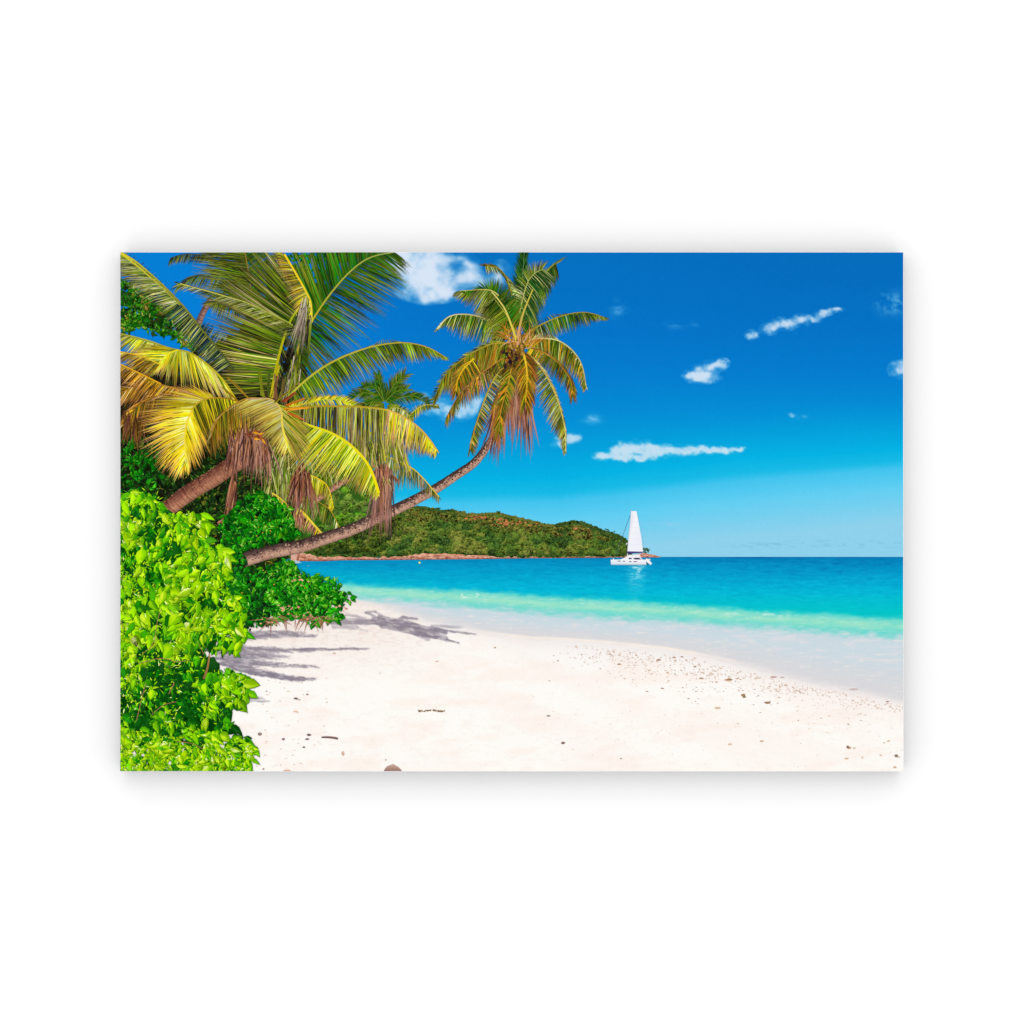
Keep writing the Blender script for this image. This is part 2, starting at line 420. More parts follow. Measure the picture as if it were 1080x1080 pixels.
def ribbon(pt, pts, w0, w1, c0, c1, n=16, depth=.99, side=None):
    C = catmull(pts, n)
    for i in range(n):
        a, b = C[i], C[i + 1]
        dx, dy = b[0] - a[0], b[1] - a[1]; L = math.hypot(dx, dy) or 1
        nx, ny = -dy / L, dx / L
        ta, tb = i / n, (i + 1) / n
        wa, wb = (w0 + (w1 - w0) * ta) / 2, (w0 + (w1 - w0) * tb) / 2
        pt.poly([(a[0] + nx * wa, a[1] + ny * wa), (b[0] + nx * wb, b[1] + ny * wb), (b[0] - nx * wb, b[1] - ny * wb), (a[0] - nx * wa, a[1] - ny * wa)],
                [lerp(c0, c1, ta), lerp(c0, c1, tb), lerp(c0, c1, tb), lerp(c0, c1, ta)], depth)

def leaflet(pt, p, ang, L, w, cols, droop=0.0, depth=None, segs=3):
    """tapering blade from p; cols = base, middle, tip; droop bends it downwards"""
    x, y = p
    a = math.radians(ang); dx, dy = math.cos(a), math.sin(a)
    d = rng.random() * .9 if depth is None else depth
    prev = None
    for k in range(segs + 1):
        t = k / segs
        ww = w * (0.55 + .9 * t if t < .35 else (1 - t) / .65 * .87) * .5
        if k == segs: ww = .04
        col = lerp(cols[0], cols[1], t * 2) if t < .5 else lerp(cols[1], cols[2], t * 2 - 1)
        nx, ny = -dy, dx
        cur = ((x + nx * ww, y + ny * ww), (x - nx * ww, y - ny * ww), col)
        if prev:
            pt.poly([prev[0], cur[0], cur[1], prev[1]], [prev[2], cur[2], cur[2], prev[2]], d)
        prev = cur
        st = L / segs
        x += dx * st; y += dy * st
        dy += droop / segs; m = math.hypot(dx, dy); dx /= m; dy /= m

def lp(v, t):
    if isinstance(v, (int, float)): return v
    n = len(v) - 1; k = min(int(t * n), n - 1); return v[k] + (v[k + 1] - v[k]) * (t * n - k)

def frond(parent, pts, A=None, B=None, rach=((225, 205, 40), (235, 215, 60)), rw=(2.4, .8), n=60, label=None, group=None, name='frond', depthbands=2):
    """A, B = dict(ang=[..], L=[..], w, pal=[(base,mid,tip),...], droop, jit, t0, t1)"""
    pt = Paint()
    C = catmull(pts, 80)
    for side in (A, B):
        if not side: continue
        ns = int(side.get('n', n) * 1.95)
        for i in range(ns):
            t = (i + rng.uniform(-.3, .3)) / (ns - 1); t = max(0, min(1, t))
            t0, t1 = side.get('t0', .05), side.get('t1', 1.0)
            q = t0 + (t1 - t0) * t
            k = min(int(q * 80), 79); f = q * 80 - k
            p = (C[k][0] + (C[k + 1][0] - C[k][0]) * f, C[k][1] + (C[k + 1][1] - C[k][1]) * f)
            pal = side['pal']
            wts = side.get('wts')
            # neighbouring leaflets share tone: clumps of light and dark
            cl = rng.random() if not wts else None
            cols = rng.choices(pal, wts)[0] if wts else pal[int(cl * len(pal)) % len(pal)]
            j = side.get('j', 16)
            pk = .62 + .72 * fb1(p[0] / 11 + 7, p[1] / 11, 77, 2) + rng.uniform(-.08, .08)
            cols = tuple(tuple(min(255, q * pk) for q in jit(c, j)) for c in cols)
            leaflet(pt, p, lp(side['ang'], t) + rng.uniform(-1, 1) * side.get('aj', 4) * 1.4, lp(side['L'], t) * rng.uniform(.74, 1.12), side.get('w', 2.0) * .6 * rng.uniform(.75, 1.2), cols, lp(side.get('droop', .2), t), .25 + .65 * rng.random(), side.get('segs', 3))
            if rng.random() < .5: leaflet(pt, p, lp(side['ang'], t) + rng.uniform(-1, 1) * (side.get('aj', 4) + 3), lp(side['L'], t) * rng.uniform(.7, .98), side.get('w', 2.0) * .8, tuple(lerp(c, (14, 26, 12), .66) for c in cols), lp(side.get('droop', .2), t), rng.random() * .25, 2)
    ribbon(pt, pts, rw[0], rw[1], rach[0], rach[1], 24)
    return pt.build(name, parent, label, group, bands=depthbands)

def inside(poly, x, y):
    r = False; n = len(poly)
    for i in range(n):
        x1, y1 = poly[i]; x2, y2 = poly[(i + 1) % n]
        if (y1 > y) != (y2 > y) and x < (x2 - x1) * (y - y1) / (y2 - y1) + x1: r = not r
    return r

def sample(poly):
    xs = [p[0] for p in poly]; ys = [p[1] for p in poly]
    while True:
        x, y = rng.uniform(min(xs), max(xs)), rng.uniform(min(ys), max(ys))
        if inside(poly, x, y): return x, y

olk = .62
def leaf(pt, x, y, ang, L, W, c, hi, depth=None):
    """broad pointed leaf, two halves with a midrib: light half and dark half"""
    a = math.radians(ang); dx, dy = math.cos(a), math.sin(a); nx, ny = -dy, dx
    d = rng.random() if depth is None else depth
    bend = rng.uniform(-.35, .35); fold = rng.choice((1, 1, .8, .45, .25))
    P = lambda s, q: (x + dx * L * s + nx * (W * q + bend * L * s * s), y + dy * L * s + ny * (W * q + bend * L * s * s))
    cd = lerp(c, (0, 70, 0), rng.uniform(.1, .5))
    if rng.random() < .35: hi = c
    s1 = rng.uniform(.35, .55); s2 = rng.uniform(.35, .5) * fold
    if rng.random() < .5: s1, s2 = s2, s1
    o = .5
    pt.poly([(p[0] + o * .3, p[1] + o) for p in (P(-.02, 0), P(.2, s1 * .9), P(.45, s1 * 1.12), P(.8, s1 * .55), P(1.06, 0), P(.8, -s2 * .6), P(.45, -s2 * 1.12), P(.18, -s2 * .9))], lerp(c, (8, 50, 6), olk), d - .05)
    pt.poly([P(0, 0), P(.18, s1 * .75), P(.45, s1), P(.75, s1 * .55), P(1, 0), P(.5, .03)], [c, hi, hi, c, c, hi], d)
    pt.poly([P(0, 0), P(.5, .03), P(1, 0), P(.75, -s2 * .55), P(.45, -s2), P(.18, -s2 * .75)], [cd, c, c, cd, cd, cd], d)

def bush(name, parent, poly, n, size, tones, base, label, gapfn=None, ang=(60, 130), seed=1, ns=14, bands=7, edge=0, group=None, topl=.0, build=True, hw=.25, asp=(.55, .85), solid=None, rv=.28, sliv=.5):
    """tones: list dark->light of (colour, highlight). noise picks tone."""
    pt = Paint()
    if solid: pt.poly([p for p in solid], [base] * len(solid), 0)
    if base:
        # dark inside of the bush in small irregular patches
        for _ in range(int(n * .6)):
            x, y = sample(poly)
            if not all(inside(poly, x + ox, y + oy) for ox, oy in ((size[1], 0), (-size[1] if x - size[1] > U0 else 0, 0), (0, size[1] if y + size[1] < V1 else 0), (0, -size[1]))): continue
            r = size[1] * rng.uniform(.5, .95); k = rng.randint(5, 7); a0 = rng.random() * 6.3
            pt.poly([(x + r * math.cos(a0 + 6.283 * i / k) * rng.uniform(.6, 1.1), y + r * math.sin(a0 + 6.283 * i / k) * rng.uniform(.6, 1.1)) for i in range(k)], [jit(base, 14) for _ in range(k)], rng.random() * .2)
    ys = [p[1] for p in poly]; y0, y1 = min(ys), max(ys)
    for i in range(n):
        x, y = sample(poly)
        v = fb1(x / ns, y / ns, seed) * 1.5 - .25 + rng.uniform(-rv, rv) + topl * (.5 - (y - y0) / (y1 - y0))
        if gapfn: v += gapfn(x, y)
        v = max(0, min(.999, v))
        ti = int(v * len(tones))
        if ti == len(tones) - 1 and rng.random() < .7: ti -= rng.randint(1, 3)
        c, h = tones[ti]
        L = rng.uniform(*size)
        sh_ = .78 + .44 * fb1(x / 7 + 50, y / 7, seed + 5, 2)
        c = tuple(q * sh_ for q in c); h = tuple(min(255, q * (sh_ * .5 + .5)) for q in h)
        mid_ = (ang[0] + ang[1]) / 2; a_ = mid_ + (fb1(x / 22, y / 22, seed + 9, 2) - .5) * (ang[1] - ang[0]) * 1.6 + rng.gauss(0, (ang[1] - ang[0]) * .3)
        leaf(pt, x, y, a_, L, L * rng.uniform(*asp), jit(c, 14), jit(h, 12), .25 + .7 * min(.999, max(0, v * hw + rng.random() * (1 - hw))))
    for i in range(int(n * sliv)):
        x, y = sample(poly)
        if not (inside(poly, x + 2, y + 2) and inside(poly, x - 2, y - 2)): continue
        v = max(0, min(.999, fb1(x / ns, y / ns, seed) * 1.5 - .25 + rng.uniform(-.45, .45)))
        c = rng.choice(tones[int(v * len(tones))]); L = rng.uniform(1.8, 5.5)
        leaflet(pt, (x, y), rng.uniform(0, 360), L, rng.uniform(.7, 1.9), (jit(c, 20), jit(c, 20), jit(c, 20)), rng.uniform(-.3, .6), .5 + .5 * rng.random(), 2)
    return pt.build(name, parent, label, group, bands) if build else pt

# ------------------------------------------------------------------ headland
def mounds(pt, poly, n, r, tones, seed, ns=20, k=16, dots=(.7, 1.5)):
    pts = sorted([sample(poly) for _ in range(n)], key=lambda p: p[1])
    m = len(pts)
    for i, (x, y) in enumerate(pts):
        R = rng.uniform(*r); v = fb1(x / ns, y / ns, seed) * 1.6 - .3 + rng.uniform(-.2, .2)
        v = max(0, min(.999, v)); c = tones[int(v * len(tones))]
        dd = .1 + .85 * i / m
        # shadow body
        q = 8; a0 = rng.random()
        ring = [(a0 + 6.283 * j / q, rng.uniform(.85, 1.12)) for j in range(q)]
        cen = (x - R * .15, y - R * .25)
        for j in range(q):
            (a1, k1), (a2, k2) = ring[j], ring[(j + 1) % q]
            cc = [lerp(c, (14, 34, 14), .15 + .5 * max(0, min(1, .5 + .6 * math.sin(aa)))) for aa in (a1, a2)]
            pt.poly([cen, (x + R * math.cos(a1) * k1, y + R * .8 * math.sin(a1) * k1), (x + R * math.cos(a2) * k2, y + R * .8 * math.sin(a2) * k2)], [lerp(c, (200, 205, 90), .16), cc[0], cc[1]], dd)
        for _ in range(k):
            a = rng.random() * 6.283; rr = R * math.sqrt(rng.random())
            px, py = x + rr * math.cos(a), y + rr * .8 * math.sin(a)
            lt = .5 - (py - y) / R * .55 - (px - x) / R * .12 + rng.uniform(-.22, .22)
            cc = lerp(lerp(c, (18, 38, 12), .6), lerp(c, (205, 205, 90), .30), max(0, min(1, lt)))
            s = rng.uniform(*dots)
            pt.poly([(px - s, py + s * .3), (px, py - s * .8), (px + s, py), (px + .1 * s, py + s * .7)], jit(cc, 8), dd + .02 + rng.random() * .03)

ridge = [(318, 556), (345, 548), (380, 540), (400, 536), (420, 534.5), (433, 533.5), (447, 535), (460, 537), (468, 538.5), (477, 537.5), (490, 541.5), (505, 541.5), (526, 541), (538, 543.5), (552, 547), (566, 550.5), (580, 553.5), (590, 552.5), (600, 551), (607, 550), (614, 551.5), (625, 555), (634, 559), (643, 562), (652, 565), (659, 569), (663, 576), (665, 585.5)]
pt = Paint()
pt.poly(ridge + [(665, 588), (318, 588)], [(60, 84, 30)] * (len(ridge) + 2), 0)
hill_poly = [(x, y + 3.5) for x, y in ridge] + [(660, 584), (318, 584)]
upper = [(420, 535), (447, 536), (477, 539), (505, 543), (540, 546), (580, 555), (606, 553), (640, 564), (655, 572), (600, 566), (540, 558), (480, 551), (430, 549)]
mounds(pt, hill_poly, 980, (2.8, 6.2), [(44, 82, 36), (58, 104, 38), (80, 122, 40), (104, 134, 46), (132, 146, 54), (146, 150, 66)], 5, 13, 13, (.6, 1.3))
headland = pt.build('headland', PR, 'low wooded headland beyond the bay', bands=3)
pt = Paint()
mounds(pt, upper, 230, (1.2, 2.6), [(100, 118, 42), (124, 132, 48), (146, 138, 56), (164, 134, 66)], 8, 12, 12)
for (cx, cy, rx, ry, n) in ((502, 545.5, 10, 2.0, 46), (538, 552, 17, 3.0, 26), (562, 553, 7, 2, 9), (606, 558, 4, 1.3, 4), (527, 547, 8, 2, 9)):
    for _ in range(n):
        x, y = cx + rng.gauss(0, .5) * rx, cy + rng.gauss(0, .5) * ry; s = rng.uniform(.6, 1.5)
        pt.poly([(x - s * 1.4, y), (x, y - s * .6), (x + s * 1.5, y + .2), (x, y + s * .7)], jit((196, 120, 72), 16), .96 + rng.random() * .04)
pt.build('scrub_slope', headland, 'sunlit scrub with bare red earth on the headland top', bands=2)
# ridge-line treetops
pt = Paint()
R = catmull(ridge, 260)
for i, (x, y) in enumerate(R):
    if x < 405: continue
    for _ in range(3):
        s = rng.uniform(.8, 2.2) * (1.2 if x > 590 else .8)
        xx, yy = x + rng.uniform(-1, 1), y + rng.uniform(-.3, 1.6)
        c = jit((62, 88, 34) if x > 585 or x < 480 else (104, 108, 44), 14)
        pt.poly([(xx - s, yy + s * .5), (xx - s * .5, yy - s * .5), (xx + s * .3, yy - s * .7), (xx + s, yy + s * .3), (xx, yy + s)], c)
for (x, y, s) in ((681, 580.5, 2.6), (679, 579.5, 1.8), (683, 580, 1.6), (680, 583, 1.6), (463, 536, 2), (526, 540, 1.6), (640, 560, 2.2), (646, 562, 2)):
    for _ in range(8):
        xx, yy = x + rng.gauss(0, s * .5), y + rng.gauss(0, s * .4)
        pt.poly([(xx - 1, yy), (xx, yy - .9), (xx + 1.1, yy), (xx, yy + .9)], jit((48, 80, 32), 12))
pt.build('treetops', headland, bands=2)

# near hillside of bright trees behind the palms
near = [(300, 500), (330, 490), (372, 496), (392, 505), (402, 516), (406, 540), (400, 556), (370, 575), (318, 588), (300, 588)]
pt = Paint()
pt.poly(near, [(50, 92, 24)] * len(near), 0)
mounds(pt, near, 300, (3, 6), [(22, 96, 20), (40, 136, 20), (70, 164, 20), (104, 184, 26), (130, 170, 60), (90, 140, 50)], 15, 10, 20)
hillside = pt.build('hillside', PR, 'bright green wooded slope behind the leaning palm', bands=3)
mid_low = [(318, 575), (345, 568), (400, 549), (420, 545), (424, 560), (402, 582), (330, 585), (316, 586)]
pt = Paint()
mounds(pt, mid_low, 130, (2.5, 5), [(28, 58, 18), (44, 78, 22), (74, 104, 26), (108, 130, 36)], 19, 12, 18)
pt.build('shore_trees', hillside, bands=2)

# shoreline rocks
pt = Paint()
def rockrow(x0, x1, ytop, ybot, n, smin, smax):
    for i in range(n):
        t = rng.random(); x = x0 + (x1 - x0) * t
        yt, yb = ytop(x), ybot(x); h = yb - yt
        y = yb - h * rng.uniform(.1, .75); s = rng.uniform(smin, smax) * max(.5, h / 5)
        k = 7; c = jit(rng.choice([(236, 172, 144), (220, 150, 120), (244, 190, 164), (186, 112, 86), (212, 136, 104)]), 12)
        P = []; Cc = []
        for j in range(k):
            a = 6.283 * j / k
            yy = y + s * .55 * math.sin(a) * rng.uniform(.8, 1.15)
            P.append((x + s * 1.25 * math.cos(a) * rng.uniform(.8, 1.15), min(yy, yb)))
            Cc.append(lerp(c, (128, 62, 42), .75 * max(0, math.sin(a))) if math.sin(a) > 0 else lerp(c, (250, 205, 180), .5))
        pt.poly(P, Cc, .2 + .75 * rng.random())
topy = lambda x: (1.6 * (fbm(np.asarray(x) / 5.0, np.asarray(x) * 0.0, 7, 3) - .5) * np.interp(x, [316, 560, 697], [3.4, 1.8, .6])) + np.interp(x, [316, 330, 345, 400, 425, 440, 470, 480, 500, 520, 540, 600, 650, 665, 680, 690, 697], [583.5, 586.2, 587.2, 587.8, 586.6, 584.2, 583.4, 584.8, 586.2, 586.8, 587.3, 587.2, 587, 585.6, 583.5, 585.4, 587.2])
boty = lambda x: np.interp(x, [316, 340, 360, 400, 440, 500, 560, 620, 697], [591.5, 591.5, 590.6, 590.3, 590, 589.4, 588.5, 588.1, 587.8])
L_ = [(x, float(topy(x))) for x in range(316, 698, 3)]
P_ = L_ + [(x, float(boty(x))) for x in range(697, 315, -3)]
for i in range(len(L_) - 1):
    a, b = L_[i], L_[i + 1]
    pt.poly([a, b, (b[0], float(boty(b[0]))), (a[0], float(boty(a[0])))], [jit((214, 140, 108), 12), jit((214, 140, 108), 12), jit((150, 82, 58), 10), jit((150, 82, 58), 10)], .05)
rockrow(316, 560, topy, boty, 520, 1.0, 2.6)
rockrow(560, 695, topy, boty, 180, .8, 2.2)
for x in np.arange(316, 640, 2.2):
    yb = float(boty(x)); pt.poly([(x, yb - rng.uniform(.3, 1)), (x + 2.2, yb - rng.uniform(.3, 1)), (x + 2.2, yb + .3), (x, yb + .3)], jit((150, 88, 66), 22), .97)
pt.build('shoreline_rocks', headland, 'band of pink granite rocks along the waterline', bands=2)
pt = Paint()
for _ in range(420):
    x = rng.uniform(316, 660); k = fb1(x / 9, 3.3, 17)
    y = float(topy(x)) - 1.2 + (2.6 * max(0, k - .35) * 2) * rng.random(); s = rng.uniform(.8, 2)
    c = jit(rng.choice([(40, 72, 28), (60, 98, 32), (88, 118, 40), (28, 50, 22)]), 10)
    pt.poly([(x - s, y), (x - .3 * s, y - s * .8), (x + s, y - .1), (x + .2 * s, y + s * .5)], c)
pt.build('shore_scrub', headland, bands=1)
pt = Paint()
for (P, c) in (([(307, 584), (309, 580), (317, 578.5), (317.5, 584), (315.5, 592.5), (306.5, 592)], (222, 168, 146)), ([(309, 581), (313, 579.5), (312, 586), (308.5, 590)], (246, 208, 188)), ([(313.5, 582), (317, 580), (316.5, 586), (315, 591.5), (312.5, 591.5)], (186, 120, 98)),
               ([(306, 592), (313, 591), (318, 593.5), (310, 594.5)], (176, 196, 206))):
    pt.poly(P, [jit(c, 8) for _ in P], .1 + .2 * len(pt.f) / 4)
pt.build('boulder', PR, 'pale pink boulder just under the leaning trunk')

# ------------------------------------------------------------------ sailboat
pt = Paint()
W = (243, 245, 251)
pt.poly([(644.0, 590.3), (656, 590), (681.3, 590.2), (681.6, 593), (681.5, 596), (676, 595.8), (650, 595.9), (644.4, 595.6)], [W, W, W, (236, 236, 246), (214, 220, 236), (222, 226, 240), (190, 214, 228), (206, 222, 236)], .1)
pt.poly([(654, 590.2), (659, 588.2), (661.5, 586.8), (674.5, 586.6), (677.5, 589.9)], [W, W, (250, 250, 253), (250, 250, 253), W], .2)
pt.poly([(644.4, 595.3), (681, 595.3), (681, 596.3), (645, 596.1)], [(120, 170, 180)] * 4, .3)
pt.poly([(646.6, 589.0), (647.6, 589.0), (647.8, 590.4), (646.4, 590.4)], [(240, 240, 246)] * 4, .4)
boat = pt.build('sailboat', PR, 'white sailing catamaran with one tall sail near the headland')
pt = Paint()
pt.poly([(665.7, 539.0), (671.2, 539.1), (673.0, 548), (676.4, 567), (678.2, 581.8), (661.7, 581.4), (663.3, 562)], [(236, 236, 244), (246, 247, 252), (238, 239, 247), (236, 238, 247), (240, 242, 250), (242, 242, 250), (226, 226, 238)], .1)
for y in (544, 550, 556, 562, 568, 574):
    t = (y - 539) / 43; xl = 665.7 - 4 * t; xr = 671.2 + 7 * t
    pt.poly([(xl + .4, y), (xr - .3, y + .3), (xr - .3, y + .8), (xl + .4, y + .5)], [(228, 230, 241)] * 4, .5)
pt.build('sail', boat)
pt = Paint(); ribbon(pt, [(665.6, 537.2), (664.6, 552), (663.0, 568), (661.6, 588)], .5, .9, (186, 190, 206), (226, 228, 238), 6, .1); ribbon(pt, [(661.6, 572.7), (660.4, 574.3)], .8, .8, W, W, 1, .2); pt.build('mast', boat)
pt = Paint(); ribbon(pt, [(664.6, 543.5), (657, 564.5), (648.5, 588.6)], .42, .42, (52, 96, 120), (70, 100, 92), 6, .1); ribbon(pt, [(671.5, 539.8), (677, 560), (680, 588)], .25, .25, (150, 200, 222), (150, 190, 215), 6, .1); pt.build('forestay', boat)
pt = Paint(); pt.poly([(661.6, 581.4), (678.2, 581.8), (677.8, 583.2), (662.0, 584.0), (661.5, 583)], [(76, 66, 132), (96, 84, 150), (80, 70, 126), (48, 44, 98), (56, 50, 110)], .1); pt.build('boom', boat)
pt = Paint()
pt.poly([(663, 585.2), (674.8, 584.7), (675.5, 586.6), (662, 587.0)], [(236, 232, 230), (244, 240, 238), W, W], .1)
for x in (666.5, 670.5, 674.3): pt.poly([(x, 586), (x + .6, 586), (x + .6, 588.3), (x, 588.3)], [(210, 205, 205)] * 4, .3)
pt.build('canopy', boat)
for q in ([(651.4, 591.2), (654.6, 591.4), (654.6, 592.3), (651.2, 592.1)], [(656.9, 591.4), (659.1, 591.4), (659.1, 592.3), (656.9, 592.3)], [(663.6, 591.8), (666, 591.8), (666, 592.7), (663.6, 592.7)], [(667.8, 592.0), (672, 592.0), (672, 592.9), (668, 592.8)]):
    pt = Paint(); pt.poly(q, [(112, 92, 104)] * 4, .1); pt.build('window', boat)
for q in ([(662.8, 588.3), (666.2, 588.2), (666.2, 589.7), (663.4, 589.8)], [(668, 588.4), (674, 588.2), (676.2, 590.0), (671.5, 590.2), (668.2, 589.5)]):
    pt = Paint(); pt.poly(q, [(72, 50, 92), (72, 50, 92), (88, 70, 120)][:3] + [(60, 44, 80)] * (len(q) - 3), .1); pt.build('window', boat)
pt = Paint()
pt.poly([(681.2, 589.0), (684.0, 589.6), (687.6, 594), (686.4, 595.9), (684.8, 595), (681.6, 592)], [W, W, (230, 236, 244), (220, 228, 240), W, W], .1)
pt.poly([(683.2, 590.4), (685.8, 589.2), (686.1, 589.9), (684, 591)], [W] * 4, .2)
pt.poly([(681.8, 592.4), (684.6, 595), (684.2, 595.9), (681.8, 595.6)], [(20, 110, 120)] * 4, .3)
pt.build('dinghy', boat)
pt = Paint(); pt.poly([(442.5 + 1.2 * math.cos(a), 593.4 + 1.1 * math.sin(a)) for a in np.arange(0, 6.28, .9)], (236, 232, 130), .1)
pt.build('buoy', PR, 'tiny yellow buoy floating off the far shore')

# ------------------------------------------------------------------ things lying on the sand
def pebble(x, y, rx, ry, c, ang=0, name='stone', label=None):
    pt = Paint(); k = 8; ca, sa = math.cos(ang), math.sin(ang); P = []; Cc = []
    for j in range(k):
        a = 6.283 * j / k; dx, dy = rx * math.cos(a) * rng.uniform(.8, 1.15), ry * math.sin(a) * rng.uniform(.75, 1.1)
        P.append((x + dx * ca - dy * sa, y + dx * sa + dy * ca)); Cc.append(jit(lerp(c, (255, 225, 205), .35) if math.sin(a) < -.2 else lerp(c, (70, 50, 45), .28), 6))
    pt.poly(P, Cc, .2); return pt.build(name, PR, label)
pebble(414.5, 812.5, 9, 6.2, (186, 146, 132), 0, 'stone', 'rounded brown stone cut by the lower edge of the print')
pt = Paint()
for i in range(46):
    x = rng.uniform(441, 469); y = 749 + .6 * math.sin((x - 441) / 3) + rng.uniform(-.4, 1.3); s = rng.uniform(.8, 2.1)
    pt.poly([(x - s, y + .2), (x, y - .5), (x + s, y - .1), (x, y + .8)], jit(rng.choice([(150, 118, 88), (116, 92, 70), (176, 146, 114)]), 12))
pt.build('driftwood', PR, 'forked brown twig lying alone in the middle of the sand')
pt = Paint(); ribbon(pt, [(339, 777.6), (348, 777.8), (356.5, 779)], 1.6, 2.2, (104, 82, 84), (120, 92, 90), 6, .1); ribbon(pt, [(341, 776.6), (348, 776.7), (355, 777.6)], .5, .8, (190, 164, 156), (180, 150, 140), 6, .5)
pt.build('stick', PR, 'short straight stick lying on the sand near the front')
pt = Paint()
spots = [(326, 775, 3, 1.4, (112, 90, 96)), (324, 779.5, 2.6, 1.3, (140, 108, 106)), (320.5, 788, 1.8, 1.1, (120, 92, 88)), (299, 779.5, 2.4, 1.4, (150, 112, 104)), (274, 774, 2.6, 2.2, (150, 124, 118)), (312, 736.8, 2.6, 1.2, (112, 88, 90)), (315.5, 738, 2, .8, (170, 140, 130)),
         (324, 732.4, 1.6, 1.1, (160, 130, 122)), (352.5, 689, 2.6, .8, (214, 180, 160)), (362, 795, 2, 3, (214, 176, 156)), (303, 812.8, 5, 1.1, (222, 164, 128)), (312, 750.5, 3.2, .9, (236, 196, 172)), (281, 729, 1, .7, (140, 110, 110)), (304, 729, 2, .7, (226, 214, 170)), (278, 811, 1.2, 1.1, (160, 120, 116)),
         (522, 683, 1.4, .8, (170, 140, 104)), (461, 697.5, 2, .7, (214, 176, 150)), (588.5, 696.8, 1.3, .7, (160, 128, 100)), (579.5, 718, 1.4, .6, (206, 176, 156)), (578.5, 755, 2.6, 1, (142, 118, 104)), (594, 783.5, 2.6, 1.5, (130, 108, 98)), (655, 800, 1.6, .8, (180, 160, 150)), (407, 801.5, .9, .8, (140, 120, 118)), (401, 710, 1, .7, (222, 200, 180)),
         (768, 717.5, 4, 1.4, (214, 176, 146)), (757, 746.5, 4.2, 1.4, (222, 186, 152)), (769, 716.5, 4, 1.2, (160, 122, 92)), (809.5, 741, 4.2, 1.5, (152, 118, 84)), (815.5, 692, 0, 0, (0, 0, 0)), (816, 714, 4.2, 1.1, (190, 160, 148)), (784, 733, 2.6, 1.8, (158, 124, 88)), (785, 735, 2, 1.2, (120, 96, 66)), (770, 785, 2.8, 1.2, (220, 188, 160)), (803.5, 781.5, 2.6, 1.1, (214, 180, 150)),
         (895.5, 788.5, 3, 1.6, (190, 150, 110)), (894, 787.8, 1.6, 1.6, (130, 98, 80)), (901, 789, 2, .9, (214, 180, 150)), (893, 800, 3, 1, (216, 176, 140)), (945.5, 797, 2.4, 1.8, (140, 120, 108)), (948, 798.5, 2, .6, (200, 160, 124)), (943.5, 809.3, 2, 1.2, (206, 164, 130)), (909.5, 799, 1.5, .9, (222, 180, 148)), (929, 796.5, 1.6, .8, (206, 170, 140)), (937, 781.5, 2, .9, (214, 176, 140)), (932.5, 783.5, 1.4, .7, (210, 180, 150)),
         (900, 727, 6, 1.0, (196, 176, 172)), (936, 740, 2, .8, (150, 118, 100)), (768, 717, 5, 1, (172, 134, 108)), (695, 696, 3, 1.2, (168, 134, 108)), (653, 700.5, 2.2, 1.2, (172, 140, 110)), (733, 703, 2, 1, (170, 140, 116)), (711, 693.5, 2.2, .8, (180, 150, 126)), (825, 714.5, 2.8, .8, (200, 180, 172)), (740, 715.5, 3, 1, (182, 148, 120))]
for (x, y, rx, ry, c) in spots:
    if rx == 0: continue
    P = []; Cc = []
    for j in range(7):
        a = 6.283 * j / 7; P.append((x + rx * math.cos(a) * rng.uniform(.7, 1.1), y + ry * math.sin(a) * rng.uniform(.7, 1.1))); Cc.append(jit(lerp(c, (255, 235, 220), .2 if math.sin(a) < 0 else 0), 6))
    pt.poly(P, Cc)
for _ in range(330):
    x = rng.triangular(575, 950, 690); y = 686 + (x - 600) * .185 + rng.gauss(0, 9 + (x - 575) * .035)
    if y < float(b3(x)) + 5 or y > 811: continue
    s = rng.uniform(.35, 1.0) * (1 if rng.random() < .9 else 1.6)
    c = jit(rng.choice([(226, 196, 172), (212, 174, 146), (184, 148, 122), (236, 212, 194), (170, 138, 116)]), 8)
    pt.poly([(x - s * 1.3, y), (x - s * .2, y - s * .5), (x + s * 1.3, y + .15 * s), (x, y + s * .55)], c)
for _ in range(60):
    x, y = rng.uniform(268, 345), rng.uniform(715, 812); s = rng.uniform(.4, 1.1)
    pt.poly([(x - s * 1.5, y), (x - s * .2, y - s * .5), (x + s * 1.5, y + .15 * s), (x, y + s * .55)], jit((226, 194, 176), 12))
for _ in range(150):
    x = rng.uniform(560, 952); y = rng.uniform(700, 812)
    if y < float(b3(x)) + 14: continue
    s = rng.uniform(.3, .8); pt.poly([(x - s * 1.3, y), (x, y - s * .5), (x + s * 1.3, y), (x, y + s * .5)], jit((230, 200, 178), 12))
o = pt.build('beach_debris', PR, 'scattered brown bits of washed up weed and shell on the sand'); o['kind'] = 'stuff'

# ------------------------------------------------------------------ greenery behind the palms
DK = [((14, 26, 10), (26, 44, 14)), ((22, 44, 14), (40, 74, 20)), ((30, 66, 18), (58, 104, 28)), ((54, 84, 22), (96, 120, 36)), ((96, 100, 30), (150, 130, 40))]
back = [(127, 398), (200, 384), (250, 378), (300, 370), (318, 420), (312, 500), (318, 560), (300, 590), (262, 610), (240, 612), (200, 590), (127, 540)]
back = bush('dark_thicket', PR, back, 2600, (3, 7), DK, (20, 28, 10), solid=[(127, 410), (240, 400), (300, 400), (312, 500), (310, 570), (298, 600), (250, 645), (200, 640), (127, 560)], label= 'dark shaded thicket behind the big palm trunk', ang=(0, 360), seed=33, ns=12, bands=3)
GR = [((12, 50, 16), (22, 78, 22)), ((10, 88, 14), (26, 124, 20)), ((12, 128, 10), (40, 164, 20)), ((34, 160, 8), (86, 200, 40)), ((90, 180, 10), (160, 224, 90))]
